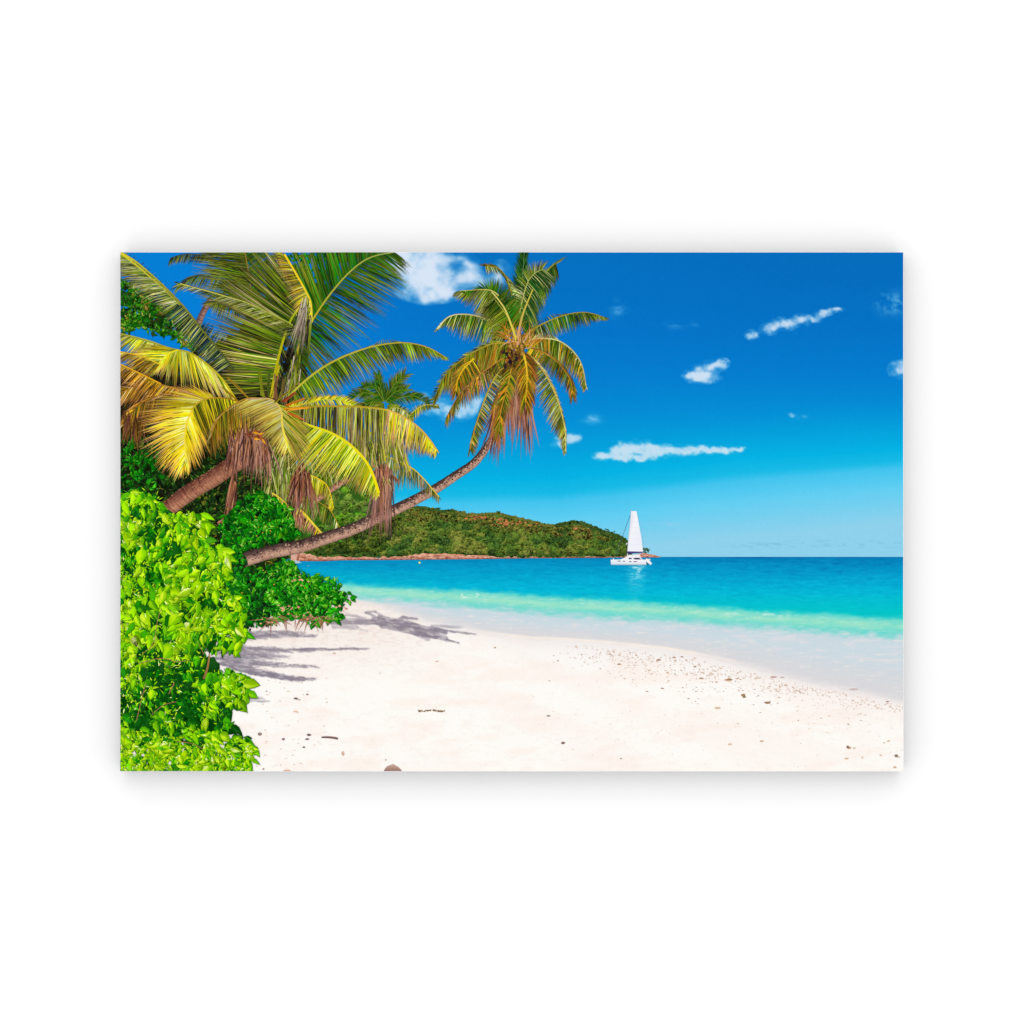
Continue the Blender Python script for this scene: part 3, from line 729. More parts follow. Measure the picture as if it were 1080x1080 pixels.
upl = [(127, 296), (150, 300), (165, 308), (182, 320), (196, 334), (208, 346), (216, 372), (196, 366), (180, 354), (160, 352), (150, 344), (127, 352)]
bush('leafy_branches', PR, upl, 900, (4, 7.5), [((36, 44, 14), (60, 60, 20)), ((24, 70, 16), (50, 100, 24)), ((30, 110, 14), (60, 150, 20)), ((70, 150, 16), (120, 190, 40)), ((150, 120, 40), (190, 190, 90))], None, 'broad leaved branches against the sky at the left edge', ang=(0, 360), seed=41, ns=9, bands=2)
topg = [(255, 266), (300, 266), (350, 266), (372, 266), (350, 292), (340, 330), (300, 345), (262, 335), (240, 320), (232, 300), (245, 280)]
bush('green_canopy', PR, topg, 520, (4, 8), [((14, 60, 16), (20, 84, 20)), ((10, 100, 14), (20, 130, 20)), ((20, 130, 10), (60, 160, 20)), ((70, 110, 20), (110, 140, 30))], None, 'bright green tree crown at the top edge behind the palm fronds', ang=(0, 360), seed=44, ns=14, bands=2)
ll = [(127, 460), (140, 458), (150, 476), (170, 470), (176, 490), (160, 515), (150, 530), (127, 530)]
bush('green_shrub', PR, ll, 120, (4, 8), GR[1:4], None, 'small glossy green shrub at the left edge above the bright bush', ang=(20, 160), seed=47, ns=9, bands=1)

# ------------------------------------------------------------------ palm palettes
OLIVE = [((84, 96, 16), (112, 120, 20), (150, 140, 50)), ((52, 74, 14), (84, 104, 18), (120, 120, 40)), ((120, 130, 26), (150, 156, 40), (186, 176, 96)), ((30, 46, 14), (54, 66, 18), (90, 90, 40)), ((92, 128, 14), (120, 150, 20), (160, 160, 60))]
GREEN = [((26, 92, 12), (44, 118, 14), (96, 132, 30)), ((14, 62, 16), (26, 84, 18), (60, 100, 40)), ((66, 112, 10), (96, 136, 20), (150, 150, 50)), ((44, 84, 10), (70, 100, 12), (110, 110, 30)), ((20, 110, 16), (50, 140, 20), (110, 150, 50))]
YELL = [((236, 218, 30), (240, 206, 20), (226, 160, 70)), ((214, 206, 14), (240, 214, 10), (220, 150, 110)), ((248, 244, 150), (240, 228, 70), (226, 190, 90)), ((176, 178, 20), (206, 190, 20), (186, 136, 60)), ((150, 140, 20), (190, 160, 24), (150, 110, 80))]
LIME = [((206, 224, 40), (190, 208, 30), (200, 190, 90)), ((150, 186, 20), (170, 196, 20), (190, 176, 60)), ((232, 238, 130), (222, 228, 80), (226, 208, 120)), ((104, 136, 16), (140, 156, 20), (160, 140, 60)), ((70, 96, 14), (112, 124, 20), (140, 120, 60))]
GOLD = [((150, 116, 20), (190, 136, 22), (196, 130, 70)), ((96, 66, 16), (140, 92, 20), (150, 96, 60)), ((220, 170, 40), (226, 160, 30), (214, 150, 110)), ((50, 34, 14), (84, 58, 20), (110, 76, 50)), ((230, 200, 130), (220, 176, 100), (190, 130, 110))]
NAVY = [((28, 38, 30), (36, 56, 50), (60, 84, 70)), ((20, 26, 22), (30, 44, 40), (50, 70, 60)), ((60, 84, 60), (90, 110, 90), (120, 140, 110)), ((40, 62, 30), (56, 84, 40), (90, 110, 60)), ((26, 50, 78), (24, 70, 110), (40, 90, 130))]
PALE = [((176, 186, 100), (196, 198, 120), (206, 196, 130)), ((130, 146, 56), (156, 164, 80), (176, 170, 100)), ((90, 110, 40), (120, 130, 56), (150, 140, 80)), ((206, 208, 150), (214, 208, 160), (190, 176, 130))]
STRIPE = [((120, 132, 30), (150, 150, 40), (176, 156, 100)), ((206, 206, 120), (214, 200, 130), (206, 176, 140)), ((60, 62, 20), (92, 84, 30), (120, 96, 60)), ((150, 136, 70), (176, 146, 96), (176, 140, 120)), ((186, 190, 40), (196, 190, 50), (180, 160, 80)), ((44, 40, 22), (70, 56, 36), (96, 76, 60))]
DRY = [((136, 80, 52), (156, 98, 70), (168, 112, 92)), ((88, 48, 34), (112, 66, 50), (132, 86, 74)), ((182, 124, 90), (196, 142, 108), (190, 138, 116)), ((60, 34, 28), (80, 50, 44), (104, 70, 66)), ((186, 140, 120), (166, 120, 110), (150, 104, 100))]
RUST = [((196, 140, 20), (186, 110, 30), (160, 80, 50)), ((120, 116, 20), (150, 120, 24), (160, 96, 50)), ((220, 170, 30), (210, 140, 30), (176, 96, 50)), ((90, 84, 20), (110, 84, 24), (120, 70, 50))]

def trunk(parent_print, name, pts, w0, w1, top, bot, rings, label, ringcol=(60, 36, 30), n=70, speck=0, speckc=None, group=None):
    """curved cylindrical trunk: colours run across it; faint leaf-scar rings"""
    pt = Paint(); C = catmull(pts, n); K = 6
    for i in range(n):
        a, b = C[i], C[i + 1]
        dx, dy = b[0] - a[0], b[1] - a[1]; L = math.hypot(dx, dy) or 1; nx, ny = dy / L, -dx / L
        if ny > 0: nx, ny = -nx, -ny           # n points to the upper side
        ta, tb = i / n, (i + 1) / n
        wa, wb = w0 + (w1 - w0) * ta, w0 + (w1 - w0) * tb
        dark = rng.uniform(-10, 10); nzb = rng.uniform(-.12, .12)
        for k in range(K):
            s0, s1 = k / K - .5, (k + 1) / K - .5
            def col(s):
                tt = s + .5 + nzb; tt = max(0, min(1, (tt - .22) / .5)); c = lerp(top, bot, tt * tt * (3 - 2 * tt))
                e = 1 - .35 * abs(2 * s) ** 3
                return tuple(max(0, min(255, x * e + dark)) for x in c)
            pt.poly([(a[0] - nx * wa * s0, a[1] - ny * wa * s0), (b[0] - nx * wb * s0, b[1] - ny * wb * s0), (b[0] - nx * wb * s1, b[1] - ny * wb * s1), (a[0] - nx * wa * s1, a[1] - ny * wa * s1)],
                    [jit(col(s0), 7), jit(col(s0), 7), jit(col(s1), 7), jit(col(s1), 7)], .05)
    # rings
    for r in range(rings):
        t = (r + rng.uniform(-.25, .25)) / rings; k = max(0, min(n - 1, int(t * n)))
        a, b = C[k], C[k + 1]; dx, dy = b[0] - a[0], b[1] - a[1]; L = math.hypot(dx, dy); ux, uy = dx / L, dy / L; nx, ny = uy, -ux
        w = (w0 + (w1 - w0) * t) * .48; th = rng.uniform(.3, .6); cv = w * .28
        prev = None
        for q in range(6):
            s = -1 + 2 * q / 5; off = cv * (1 - s * s)
            p = (a[0] + nx * w * s - ux * off, a[1] + ny * w * s - uy * off)
            if prev: pt.poly([(prev[0], prev[1]), (p[0], p[1]), (p[0] + ux * th, p[1] + uy * th), (prev[0] + ux * th, prev[1] + uy * th)], jit(ringcol, 12), .5)
            prev = p
    for _ in range(speck):
        t = rng.random(); k = int(t * (n - 1)); a, b = C[k], C[k + 1]; dx, dy = b[0] - a[0], b[1] - a[1]; L = math.hypot(dx, dy); ux, uy = dx / L, dy / L; nx, ny = uy, -ux
        if ny > 0: nx, ny = -nx, -ny
        w = (w0 + (w1 - w0) * t) * .48
        s = min(1, max(-1, rng.gauss(.15, .5))); x, y = a[0] + nx * w * s, a[1] + ny * w * s; q = rng.uniform(.5, 1.5)
        light = rng.random() < .5 - s * .5
        c = jit((196, 156, 134) if light else (64, 44, 40), 16) if not speckc else jit(speckc, 16)
        pt.poly([(x - ux * q, y - uy * q), (x + nx * q * .5, y + ny * q * .5), (x + ux * q, y + uy * q), (x - nx * q * .5, y - ny * q * .5)], c, .6 + .3 * rng.random())
    return pt.build(name, parent_print, label, group, bands=2)

def strands(parent, pts_from, n, L, ang, w, pal, droop=.1, name='dry_frond', label=None, spread=(0, 0), bands=2, segs=3, aj=7):
    """hanging dead leaflets from a polyline"""
    pt = Paint(); n = int(n * 1.25); w = w * .8; aj = aj * 1.35; C = catmull(pts_from, 30) if len(pts_from) > 1 else [pts_from[0]] * 31
    for i in range(n):
        t = rng.random(); p = C[int(t * 30)]
        p = (p[0] + rng.uniform(-1, 1) * spread[0], p[1] + rng.uniform(-1, 1) * spread[1])
        cols = tuple(jit(c, 12) for c in rng.choice(pal))
        leaflet(pt, p, lp(ang, t) + rng.gauss(0, aj), rng.uniform(*L), w * rng.uniform(.6, 1.3), cols, droop, None, segs)
    return pt.build(name, parent, label, None, bands)

PALMS = 'palm trees in the printed picture'
# ---------- far palm at the top left (behind the big crown)
p_far = trunk(PR, 'palm_tree', [(209, 342), (214, 330), (222, 316)], 7, 6, (120, 90, 84), (170, 130, 120), 8, 'shaded palm at the top left, mostly hidden behind the big crown', n=12, group=PALMS)
frond(p_far, [(262, 300), (235, 292), (210, 290), (190, 300)], dict(ang=[200, 150], L=[20, 14], pal=NAVY + OLIVE[:2], w=1.4, n=26), dict(ang=[110, 130], L=[24, 14], pal=OLIVE, w=1.6, n=30), rach=((90, 80, 30), (60, 60, 30)), rw=(1.4, .5))
frond(p_far, [(235, 262), (215, 268), (195, 268), (180, 272)], dict(ang=[120, 110], L=[14, 10], pal=NAVY + OLIVE, w=1.4, n=34), None, rach=((90, 90, 30), (50, 60, 30)), rw=(1.4, .5))
frond(p_far, [(262, 312), (240, 318), (226, 318)], dict(ang=[170, 175], L=[34, 14], pal=OLIVE + NAVY[:1], w=1.8, n=26), dict(ang=[100, 120], L=[34, 10], pal=OLIVE, w=1.8, n=22), rach=((90, 90, 30), (50, 60, 30)), rw=(1.2, .4))
frond(p_far, [(268, 334), (264, 300), (260, 275), (257, 258)], dict(ang=[196, 184], L=[60, 52], pal=OLIVE, w=2.0, n=66, droop=.05), dict(ang=[300, 340], L=[26, 30], pal=GREEN, w=1.8, n=30), rach=((150, 130, 40), (150, 120, 40)), rw=(1.6, .9))
frond(p_far, [(200, 345), (214, 352), (238, 372)], dict(ang=[300, 300], L=[8, 20], pal=OLIVE + NAVY, w=1.4, n=30), dict(ang=[110, 120], L=[10, 28], pal=OLIVE + GREEN, w=1.6, n=34), rach=((60, 80, 30), (70, 80, 30)), rw=(1, .6))

# ---------- small distant palm
p_small = trunk(PR, 'palm_tree', [(399, 470), (402, 450), (405, 432)], 4, 3, (110, 90, 70), (140, 110, 90), 5, 'small distant green palm between the two big crowns', n=8, group=PALMS)
for pts, L, pal in (([(405, 424), (402, 410), (399, 398)], 9, GREEN), ([(406, 424), (414, 408), (424, 399)], 12, GREEN + OLIVE), ([(405, 424), (392, 416), (382, 416), (374, 424)], 10, GREEN), ([(405, 426), (394, 424), (384, 430)], 10, GREEN + OLIVE),
                    ([(407, 425), (424, 419), (436, 419), (446, 426)], 9, GREEN), ([(405, 425), (400, 432), (392, 440)], 9, OLIVE), ([(408, 427), (416, 432), (424, 442)], 9, OLIVE), ([(405, 424), (396, 410), (386, 410)], 9, GREEN), ([(406, 424), (416, 414), (426, 412)], 9, GREEN)):
    pts = [(x + (x - 405) * .12, y + (y - 425) * .08) for x, y in pts]; dxx = pts[-1][0] - pts[0][0]; a0 = math.degrees(math.atan2(pts[-1][1] - pts[0][1], dxx))
    frond(p_small, pts, dict(ang=[a0 - 50, a0 - 25], L=[L * 1.3, L * .9], pal=pal + OLIVE[:2], w=1.5, n=26, droop=.5), dict(ang=[a0 + 50, a0 + 25], L=[L * 1.3, L * .9], pal=pal + OLIVE[:1], w=1.5, n=26, droop=.5), rach=((110, 130, 40), (110, 140, 40)), rw=(1, .4), depthbands=1)

frond(p_small, [(430, 440), (440, 431), (450, 427), (462, 428)], dict(ang=[230, 330], L=[5, 3], pal=PALE + OLIVE, w=1.3, n=14), dict(ang=[100, 60], L=[12, 4], pal=OLIVE + GREEN[:1] + YELL[3:], w=1.4, n=30), rach=((190, 180, 60), (220, 190, 90)), rw=(1, .6))
frond(p_small, [(404, 436), (416, 430), (428, 434), (434, 444)], dict(ang=[300, 340], L=[6, 4], pal=OLIVE, w=1.4, n=20), dict(ang=[110, 90], L=[14, 6], pal=OLIVE + PALE, w=1.4, n=30), rach=((170, 170, 60), (190, 170, 60)), rw=(1, .6))
# ---------- low palm behind the leaning trunk
p_low = trunk(PR, 'palm_tree', [(322, 536), (335, 526), (348, 517), (362, 508), (380, 499), (396, 490)], 8, 5, (150, 100, 84), (196, 140, 118), 20, 'low palm drooping behind the leaning trunk', n=30, group=PALMS, speck=60)
frond(p_low, [(318, 496), (308, 488), (290, 482), (275, 482)], dict(ang=[110, 100], L=[30, 22], pal=OLIVE + PALE, w=1.6, n=50), None, rach=((150, 150, 50), (120, 120, 40)), rw=(1.2, .6))
strands(p_low, [(285, 498), (300, 500), (318, 506)], 90, (14, 40), [105, 80], 1.7, OLIVE + PALE + GREEN[:1], name='frond', spread=(6, 8))
strands(p_low, [(280, 470), (300, 470), (330, 478), (350, 488)], 150, (14, 34), [110, 95, 80], 1.8, OLIVE + PALE + GREEN[:2], name='frond', spread=(6, 8))
frond(p_low, [(321, 500), (334, 504), (346, 514), (352, 536)], dict(ang=[70, 130], L=[10, 8], pal=YELL + OLIVE, w=1.5, n=26), dict(ang=[90, 120], L=[26, 10], pal=YELL + LIME, w=1.6, n=36, droop=.3), rach=((236, 200, 40), (230, 200, 30)), rw=(1.4, .8))
frond(p_low, [(316, 526), (334, 529), (348, 538), (358, 556)], dict(ang=[60, 100], L=[8, 4], pal=OLIVE, w=1.3, n=20), dict(ang=[105, 105], L=[26, 12], pal=PALE + GREEN + OLIVE, w=1.7, n=60, droop=.2), rach=((130, 120, 40), (180, 150, 30)), rw=(1.2, .8))
frond(p_low, [(287, 520), (296, 526), (305, 536), (308, 548)], dict(ang=[60, 90], L=[8, 6], pal=DRY, w=1.5, n=20), dict(ang=[110, 110], L=[22, 10], pal=YELL + LIME, w=1.8, n=34), rach=((240, 210, 60), (220, 190, 50)), rw=(1.4, .8))
frond(p_low, [(314, 536), (322, 543), (331, 553), (340, 563)], dict(ang=[80, 80], L=[5, 4], pal=YELL, w=1.6, n=20), dict(ang=[110, 115], L=[20, 8], pal=DRY + LIME[:1] + YELL[:1], w=1.6, n=40), rach=((246, 220, 30), (236, 206, 80)), rw=(2.4, 1.4))
strands(p_low, [(314, 500), (319, 490), (325, 500)], 70, (24, 56), [98, 94, 88], 2.2, DRY, name='dry_frond', spread=(3, 4), label='brown dead frond hanging beside the low palm')
strands(p_low, [(314, 540), (319, 545)], 22, (8, 18), [100, 90], 1.6, DRY, name='dry_frond', spread=(5, 6))

# ---------- leaning palm
p_lean = trunk(PR, 'palm_tree', [(256, 591), (286, 582), (318, 576), (345, 567), (372, 558), (400, 545), (420, 536), (440, 526), (462, 514), (480, 502), (498, 490), (508, 479), (517, 466), (525, 453), (534, 425), (543, 385)], 15, 5.5, (86, 64, 60), (206, 160, 136), 46,
               'slender palm leaning far out over the water', ringcol=(110, 82, 74), n=150, speck=1500, group=PALMS)
BF = 'fronds of the leaning palm'
def F(*a, **k):
    for q in a[1:]:
        if q: q['n'] = int(q.get('n', 60) * 1.35); q['L'] = [l * 1.12 for l in q['L']]
    k.setdefault('group', BF); k.setdefault('depthbands', 1); return frond(p_lean, *a, **k)
DKG = [((18, 70, 24), (22, 90, 26), (30, 96, 50)), ((10, 46, 24), (14, 64, 30), (24, 84, 50)), ((40, 96, 20), (60, 110, 30), (80, 110, 50))]
MIXG = OLIVE + GREEN[:3]
F([(549, 345), (550, 310), (553, 266)], dict(ang=[235, 250], L=[22, 12], pal=DKG, w=2, n=44), dict(ang=[305, 290], L=[22, 10], pal=DKG, w=2, n=44), rach=((70, 110, 90), (90, 130, 70)), rw=(1.4, .6))
F([(548, 345), (556, 312), (568, 296), (586, 277)], dict(ang=[250, 330], L=[16, 12], pal=MIXG + PALE, w=1.6, n=34, droop=.2), dict(ang=[60, 80], L=[34, 16], pal=DKG + MIXG, w=1.9, n=60, droop=.2), rach=((196, 190, 60), (150, 160, 50)), rw=(1.6, .6))
F([(548, 330), (555, 302), (562, 290), (572, 284)], dict(ang=[200, 300], L=[14, 10], pal=PALE + OLIVE, w=1.4, n=24, droop=.6), dict(ang=[60, 30], L=[24, 18], pal=DKG + PALE[:1], w=1.7, n=34, droop=.5), rach=((190, 190, 110), (180, 190, 90)), rw=(1, .5))
F([(540, 312), (536, 297), (526, 283), (512, 281)], dict(ang=[250, 200], L=[8, 7], pal=OLIVE + RUST[:1], w=1.4, n=20, droop=.4), dict(ang=[10, 80], L=[12, 8], pal=GREEN[:2] + PALE, w=1.5, n=26, droop=.5), rach=((170, 160, 50), (170, 140, 50)), rw=(1.2, .5))
F([(543, 352), (536, 325), (524, 310), (514, 305.5), (498, 306), (484, 307)], dict(ang=[200, 120, 150], L=[34, 26, 8], pal=OLIVE + PALE[:2], w=1.6, n=70, droop=.35), dict(ang=[330, 270, 10], L=[22, 12, 6], pal=GREEN + GREEN[4:], w=1.7, n=40, droop=.1), rach=((216, 206, 110), (190, 180, 90)), rw=(1.6, .6))
F([(536, 356), (520, 340), (502, 333), (485, 331.5), (472, 335), (461, 347)], dict(ang=[110, 105, 130], L=[30, 22, 4], pal=OLIVE + PALE[:1] + DKG[:1], w=1.6, n=64, droop=.1), dict(ang=[190, 150], L=[7, 3], pal=PALE, w=1.2, n=14), rach=((160, 140, 60), (236, 232, 190)), rw=(1.2, 1.2))
F([(550, 357), (566, 345), (590, 334), (612, 329.5), (626, 331), (638, 335)], dict(ang=[330, 10], L=[6, 5], pal=OLIVE, w=1.4, n=20), dict(ang=[65, 75, 40], L=[20, 16, 4], pal=MIXG + PALE[:1], w=1.6, n=64, droop=.3), rach=((170, 160, 40), (150, 130, 50)), rw=(1.5, .6))
F([(552, 361), (568, 357), (588, 359), (604, 370), (614, 386), (618, 408)], dict(ang=[330, 60], L=[6, 4], pal=PALE, w=1.5, n=26), dict(ang=[75, 105, 110], L=[26, 26, 6], pal=RUST[:3] + OLIVE + OLIVE + PALE[:2], w=1.7, n=80, droop=.2), rach=((230, 226, 150), (190, 180, 110)), rw=(1.6, .8))
F([(556, 366), (578, 374), (592, 386), (602, 402), (604, 416)], dict(ang=[20, 70], L=[14, 10], pal=RUST + OLIVE, w=1.6, n=34, droop=.4), dict(ang=[120, 100], L=[20, 10], pal=RUST + OLIVE, w=1.6, n=36, droop=.2), rach=((190, 130, 50), (180, 130, 40)), rw=(1.3, .6))
F([(541, 366), (524, 372), (508, 384), (497, 400)], dict(ang=[120, 110], L=[26, 14], pal=OLIVE + RUST, w=1.7, n=40, droop=.3), dict(ang=[60, 85], L=[28, 16], pal=OLIVE + RUST, w=1.7, n=44, droop=.3), rach=((190, 150, 50), (170, 130, 40)), rw=(1.2, .6))
F([(544, 350), (534, 332), (522, 316)], dict(ang=[160, 130], L=[26, 22], pal=OLIVE + GREEN[:1], w=1.7, n=40, droop=.3), dict(ang=[300, 320], L=[20, 16], pal=GREEN + OLIVE[:1], w=1.7, n=30), rach=((180, 180, 60), (180, 180, 60)), rw=(1, .6))
F([(541, 363), (522, 362), (502, 370), (484, 382), (468, 398), (458, 421)], dict(ang=[110, 95, 100], L=[36, 32, 7], pal=OLIVE + RUST[:2], w=1.7, n=90, droop=.2), dict(ang=[200, 160], L=[8, 5], pal=OLIVE, w=1.5, n=26), rach=((190, 160, 50), (130, 120, 40)), rw=(1.6, .7))
F([(500, 378), (490, 388), (483, 400), (481, 413)], dict(ang=[150, 110], L=[22, 10], pal=RUST + YELL[3:], w=1.7, n=30), dict(ang=[60, 80], L=[26, 12], pal=OLIVE + RUST + YELL[:1], w=1.7, n=34), rach=((236, 196, 40), (220, 170, 30)), rw=(1.8, 1))
F([(530, 378), (510, 392), (495, 405), (482, 420), (471, 440)], dict(ang=[115, 100], L=[20, 8], pal=DRY[:2] + RUST + OLIVE, w=1.5, n=36, droop=.2), dict(ang=[75, 90], L=[24, 12], pal=DRY[1:3] + RUST + OLIVE, w=1.5, n=36, droop=.2), rach=((190, 130, 50), (150, 90, 60)), rw=(1.2, .6))
F([(541, 378), (522, 398), (509, 428), (500, 455), (496, 474)], dict(ang=[120, 105], L=[12, 8], pal=OLIVE + RUST[:2], w=1.5, n=44), dict(ang=[35, 60], L=[20, 8], pal=OLIVE + STRIPE[:2] + RUST[:1], w=1.5, n=50), rach=((190, 180, 60), (190, 150, 60)), rw=(1.4, .7))
F([(556, 372), (572, 390), (584, 412), (592, 435), (596, 455), (596.5, 476)], dict(ang=[20, 80], L=[7, 3], pal=PALE + YELL[3:], w=1.4, n=36), dict(ang=[150, 120, 110], L=[14, 22, 5], pal=RUST[1:2] + OLIVE + PALE[:2], w=1.5, n=60, droop=.1), rach=((190, 150, 60), (220, 214, 120)), rw=(1.3, 1.0))
strands(p_lean, [(528, 425), (540, 400), (556, 425)], 150, (34, 66), [103, 92, 84], 2.2, DRY, name='dry_frond', spread=(5, 10), label='brown dead frond hanging from the leaning crown', aj=4)
strands(p_lean, [(532, 410), (524, 440)], 60, (22, 42), [100, 92], 1.8, RUST + DRY[:2], name='dry_frond', spread=(4, 8), aj=5)
F([(541, 380), (536, 405), (529, 430), (526, 455)], dict(ang=[150, 115], L=[18, 12], pal=RUST + OLIVE, w=1.7, n=50, droop=.4), dict(ang=[50, 75], L=[16, 10], pal=RUST + OLIVE, w=1.7, n=44, droop=.4), rach=((200, 150, 40), (180, 120, 40)), rw=(1.4, .8))
F([(550, 368), (554, 380), (556, 400), (554, 425)], dict(ang=[40, 70], L=[22, 16], pal=RUST + RUST[:1] + OLIVE[:1], w=2, n=54, droop=.6), dict(ang=[140, 110], L=[22, 16], pal=RUST + OLIVE[:2] + YELL[3:4], w=2, n=60, droop=.6), rach=((250, 216, 60), (214, 160, 30)), rw=(2.6, 1.0))
pt = Paint()
for _ in range(80):
    x, y = 539 + rng.gauss(0, 4.5), 374 + rng.gauss(0, 6); s = rng.uniform(1.0, 2.6)
    c = jit(rng.choice([(44, 28, 26), (64, 38, 24), (34, 24, 36), (96, 58, 26), (150, 96, 34)]), 8)
    pt.poly([(x + s * .7 * math.cos(a), y + s * math.sin(a)) for a in (0, 1, 2, 3.1, 4.2, 5.2)], [jit(lerp(c, (160, 120, 90), .25), 4)] + [c] * 5)
pt.build('coconuts', p_lean, 'dark cluster of nuts under the leaning crown')
pt = Paint()
for _ in range(150):
    x, y = 547 + rng.gauss(0, 5), 363 + rng.gauss(0, 5); s = rng.uniform(1.2, 2.8)
    pt.poly([(x + s * .8 * math.cos(a), y + s * math.sin(a)) for a in (0, 1, 2, 3.1, 4.2, 5.2)], jit(rng.choice([(120, 80, 34), (150, 104, 44), (92, 66, 28), (176, 130, 60), (96, 96, 30)]), 12))
pt.build('crownshaft', p_lean, 'golden brown fibrous heart of the leaning crown', bands=2)
strands(p_lean, [(534, 352), (546, 362), (560, 364)], 70, (8, 26), [200, 250, 340], 1.5, RUST + [((226, 190, 150), (206, 150, 90), (190, 120, 50))], name='frond_stalks', spread=(3, 4), aj=26)
ribbon_pt = Paint(); ribbon(ribbon_pt, [(546, 364), (547, 350), (552, 330), (562, 305)], 3.2, 1.2, (214, 150, 120), (196, 190, 60), 10); ribbon(ribbon_pt, [(545, 360), (540, 345), (532, 325), (519, 308)], 2.6, 1.2, (220, 196, 60), (216, 206, 120), 10)
ribbon_pt.build('stalk', p_lean)

# ---------- the big palm
p_big = trunk(PR, 'palm_tree', [(172, 541), (188, 528), (205, 516), (222, 506), (240, 494), (258, 482)], 17, 19, (118, 68, 54), (192, 130, 100), 22, 'big palm with a wide yellow green crown at the left', ringcol=(74, 40, 32), n=60, speck=420, speckc=(150, 96, 74), group=PALMS)
AF = 'fronds of the big palm'
def G(*a, **k): k.setdefault('group', AF); return frond(p_big, *a, **k)
# dark heart of the crown
pt = Paint()
for _ in range(1000):
    x, y = sample([(200, 372), (236, 362), (262, 342), (290, 312), (325, 312), (322, 400), (308, 430), (268, 470), (215, 450), (127, 450), (127, 392), (170, 384)]); s = rng.uniform(2.5, 6)
    pt.poly([(x + s * math.cos(a) * rng.uniform(.6, 1.2), y + s * math.sin(a) * rng.uniform(.6, 1.2)) for a in (0, 1, 2, 3.1, 4.2, 5.2)], jit(rng.choice([(26, 24, 12), (34, 36, 14), (18, 16, 10), (56, 46, 18), (44, 56, 16)]), 6))
pt.build('crown_shade', p_big, bands=2)
# far upper right feather
G([(306, 402), (315, 366), (330, 337), (350, 308), (372, 284), (392, 271), (416, 266)], dict(ang=[262, 250, 262, 290], L=[52, 74, 66, 30], pal=GREEN + OLIVE[:2] + GREEN[2:], w=2.4, n=110, droop=0.02, t0=.12), dict(ang=[62, 34, 22, 40], L=[46, 58, 60, 22], pal=GREEN + OLIVE[:2] + GREEN[3:4], w=1.9, n=96, droop=.16, j=12), rach=((200, 170, 20), (150, 170, 90)), rw=(2.2, 1.2), depthbands=3)
# fan of long leaflets to the upper left
G([(286, 418), (292, 385), (300, 355), (310, 332), (326, 318)], dict(ang=[176, 205, 236], L=[60, 84, 80], pal=OLIVE + OLIVE + LIME[1:2] + STRIPE[:4] + GREEN[2:4], w=2.3, n=140, droop=-.06), dict(ang=[60, 80], L=[14, 10], pal=NAVY + OLIVE, w=1.6, n=20), rach=((196, 176, 20), (150, 170, 20)), rw=(3, 1.8), depthbands=3)
G([(322, 352), (300, 338), (262, 320), (236, 312), (190, 299)], dict(ang=[172, 160], L=[26, 10], pal=PALE + OLIVE, w=1.4, n=50), dict(ang=[205, 195], L=[24, 8], pal=OLIVE + LIME[1:2], w=1.8, n=50), rach=((150, 160, 60), (216, 206, 110)), rw=(1.2, .8))
# frond running up to the top-left corner
G([(247, 391), (232, 370), (214, 349), (196, 326), (178, 307), (160, 290), (142, 275), (124, 264)], dict(ang=[150, 128, 150, 178, 186], L=[20, 24, 22, 38, 34], pal=NAVY + OLIVE[:1] + PALE[:2], w=1.9, n=130, droop=.1), dict(ang=[300, 310, 330], L=[1, 2, 7], pal=OLIVE, w=1.2, n=16), rach=((60, 74, 40), (216, 206, 40)), rw=(2.0, 1.6), depthbands=2)
G([(190, 322), (172, 304), (156, 290), (138, 275), (124, 265)], dict(ang=[165, 180, 186], L=[20, 34, 30], pal=PALE + LIME[3:4], w=1.8, n=46, droop=.1), None, rach=((160, 160, 60), (226, 212, 40)), rw=(1.2, 2.2), depthbands=1)
# twisted greyish hanging tip in the middle
G([(320, 330), (314, 304), (306, 284), (292, 268)], dict(ang=[240, 250], L=[20, 18], pal=LIME + YELL, w=2, n=40), dict(ang=[60, 70], L=[16, 26], pal=YELL[:4] + GOLD[:1], w=2.2, n=56, droop=.2), rach=((236, 206, 40), (230, 190, 30)), rw=(2, 1.4))
G([(300, 268), (313, 290), (323, 308), (328, 320), (329, 340)], dict(ang=[40, 80, 110], L=[4, 5, 6], pal=YELL + GOLD, w=1.8, n=26), dict(ang=[200, 150, 120], L=[18, 22, 22], pal=YELL + STRIPE + GOLD[:1], w=1.9, n=60, droop=.3), rach=((246, 210, 30), (236, 206, 60)), rw=(2, 1.6))
GREY = [((150, 136, 116), (120, 106, 92), (90, 80, 66)), ((30, 26, 24), (24, 22, 20), (40, 40, 30)), ((196, 186, 160), (170, 156, 136), (120, 110, 90)), ((60, 56, 44), (50, 50, 36), (80, 84, 40)), ((140, 150, 40), (110, 124, 30), (120, 130, 40))]
strands(p_big, [(318, 332), (322, 322), (327, 336)], 60, (24, 54), [106, 100, 97], 2.0, GREY, name='frond', spread=(3, 10), label='twisted grey brown frond hanging in the middle of the big crown', aj=4)
strands(p_big, [(302, 400), (310, 385), (318, 380)], 60, (14, 40), [104, 96], 2, GREY + OLIVE, name='frond', spread=(4, 14), aj=5)
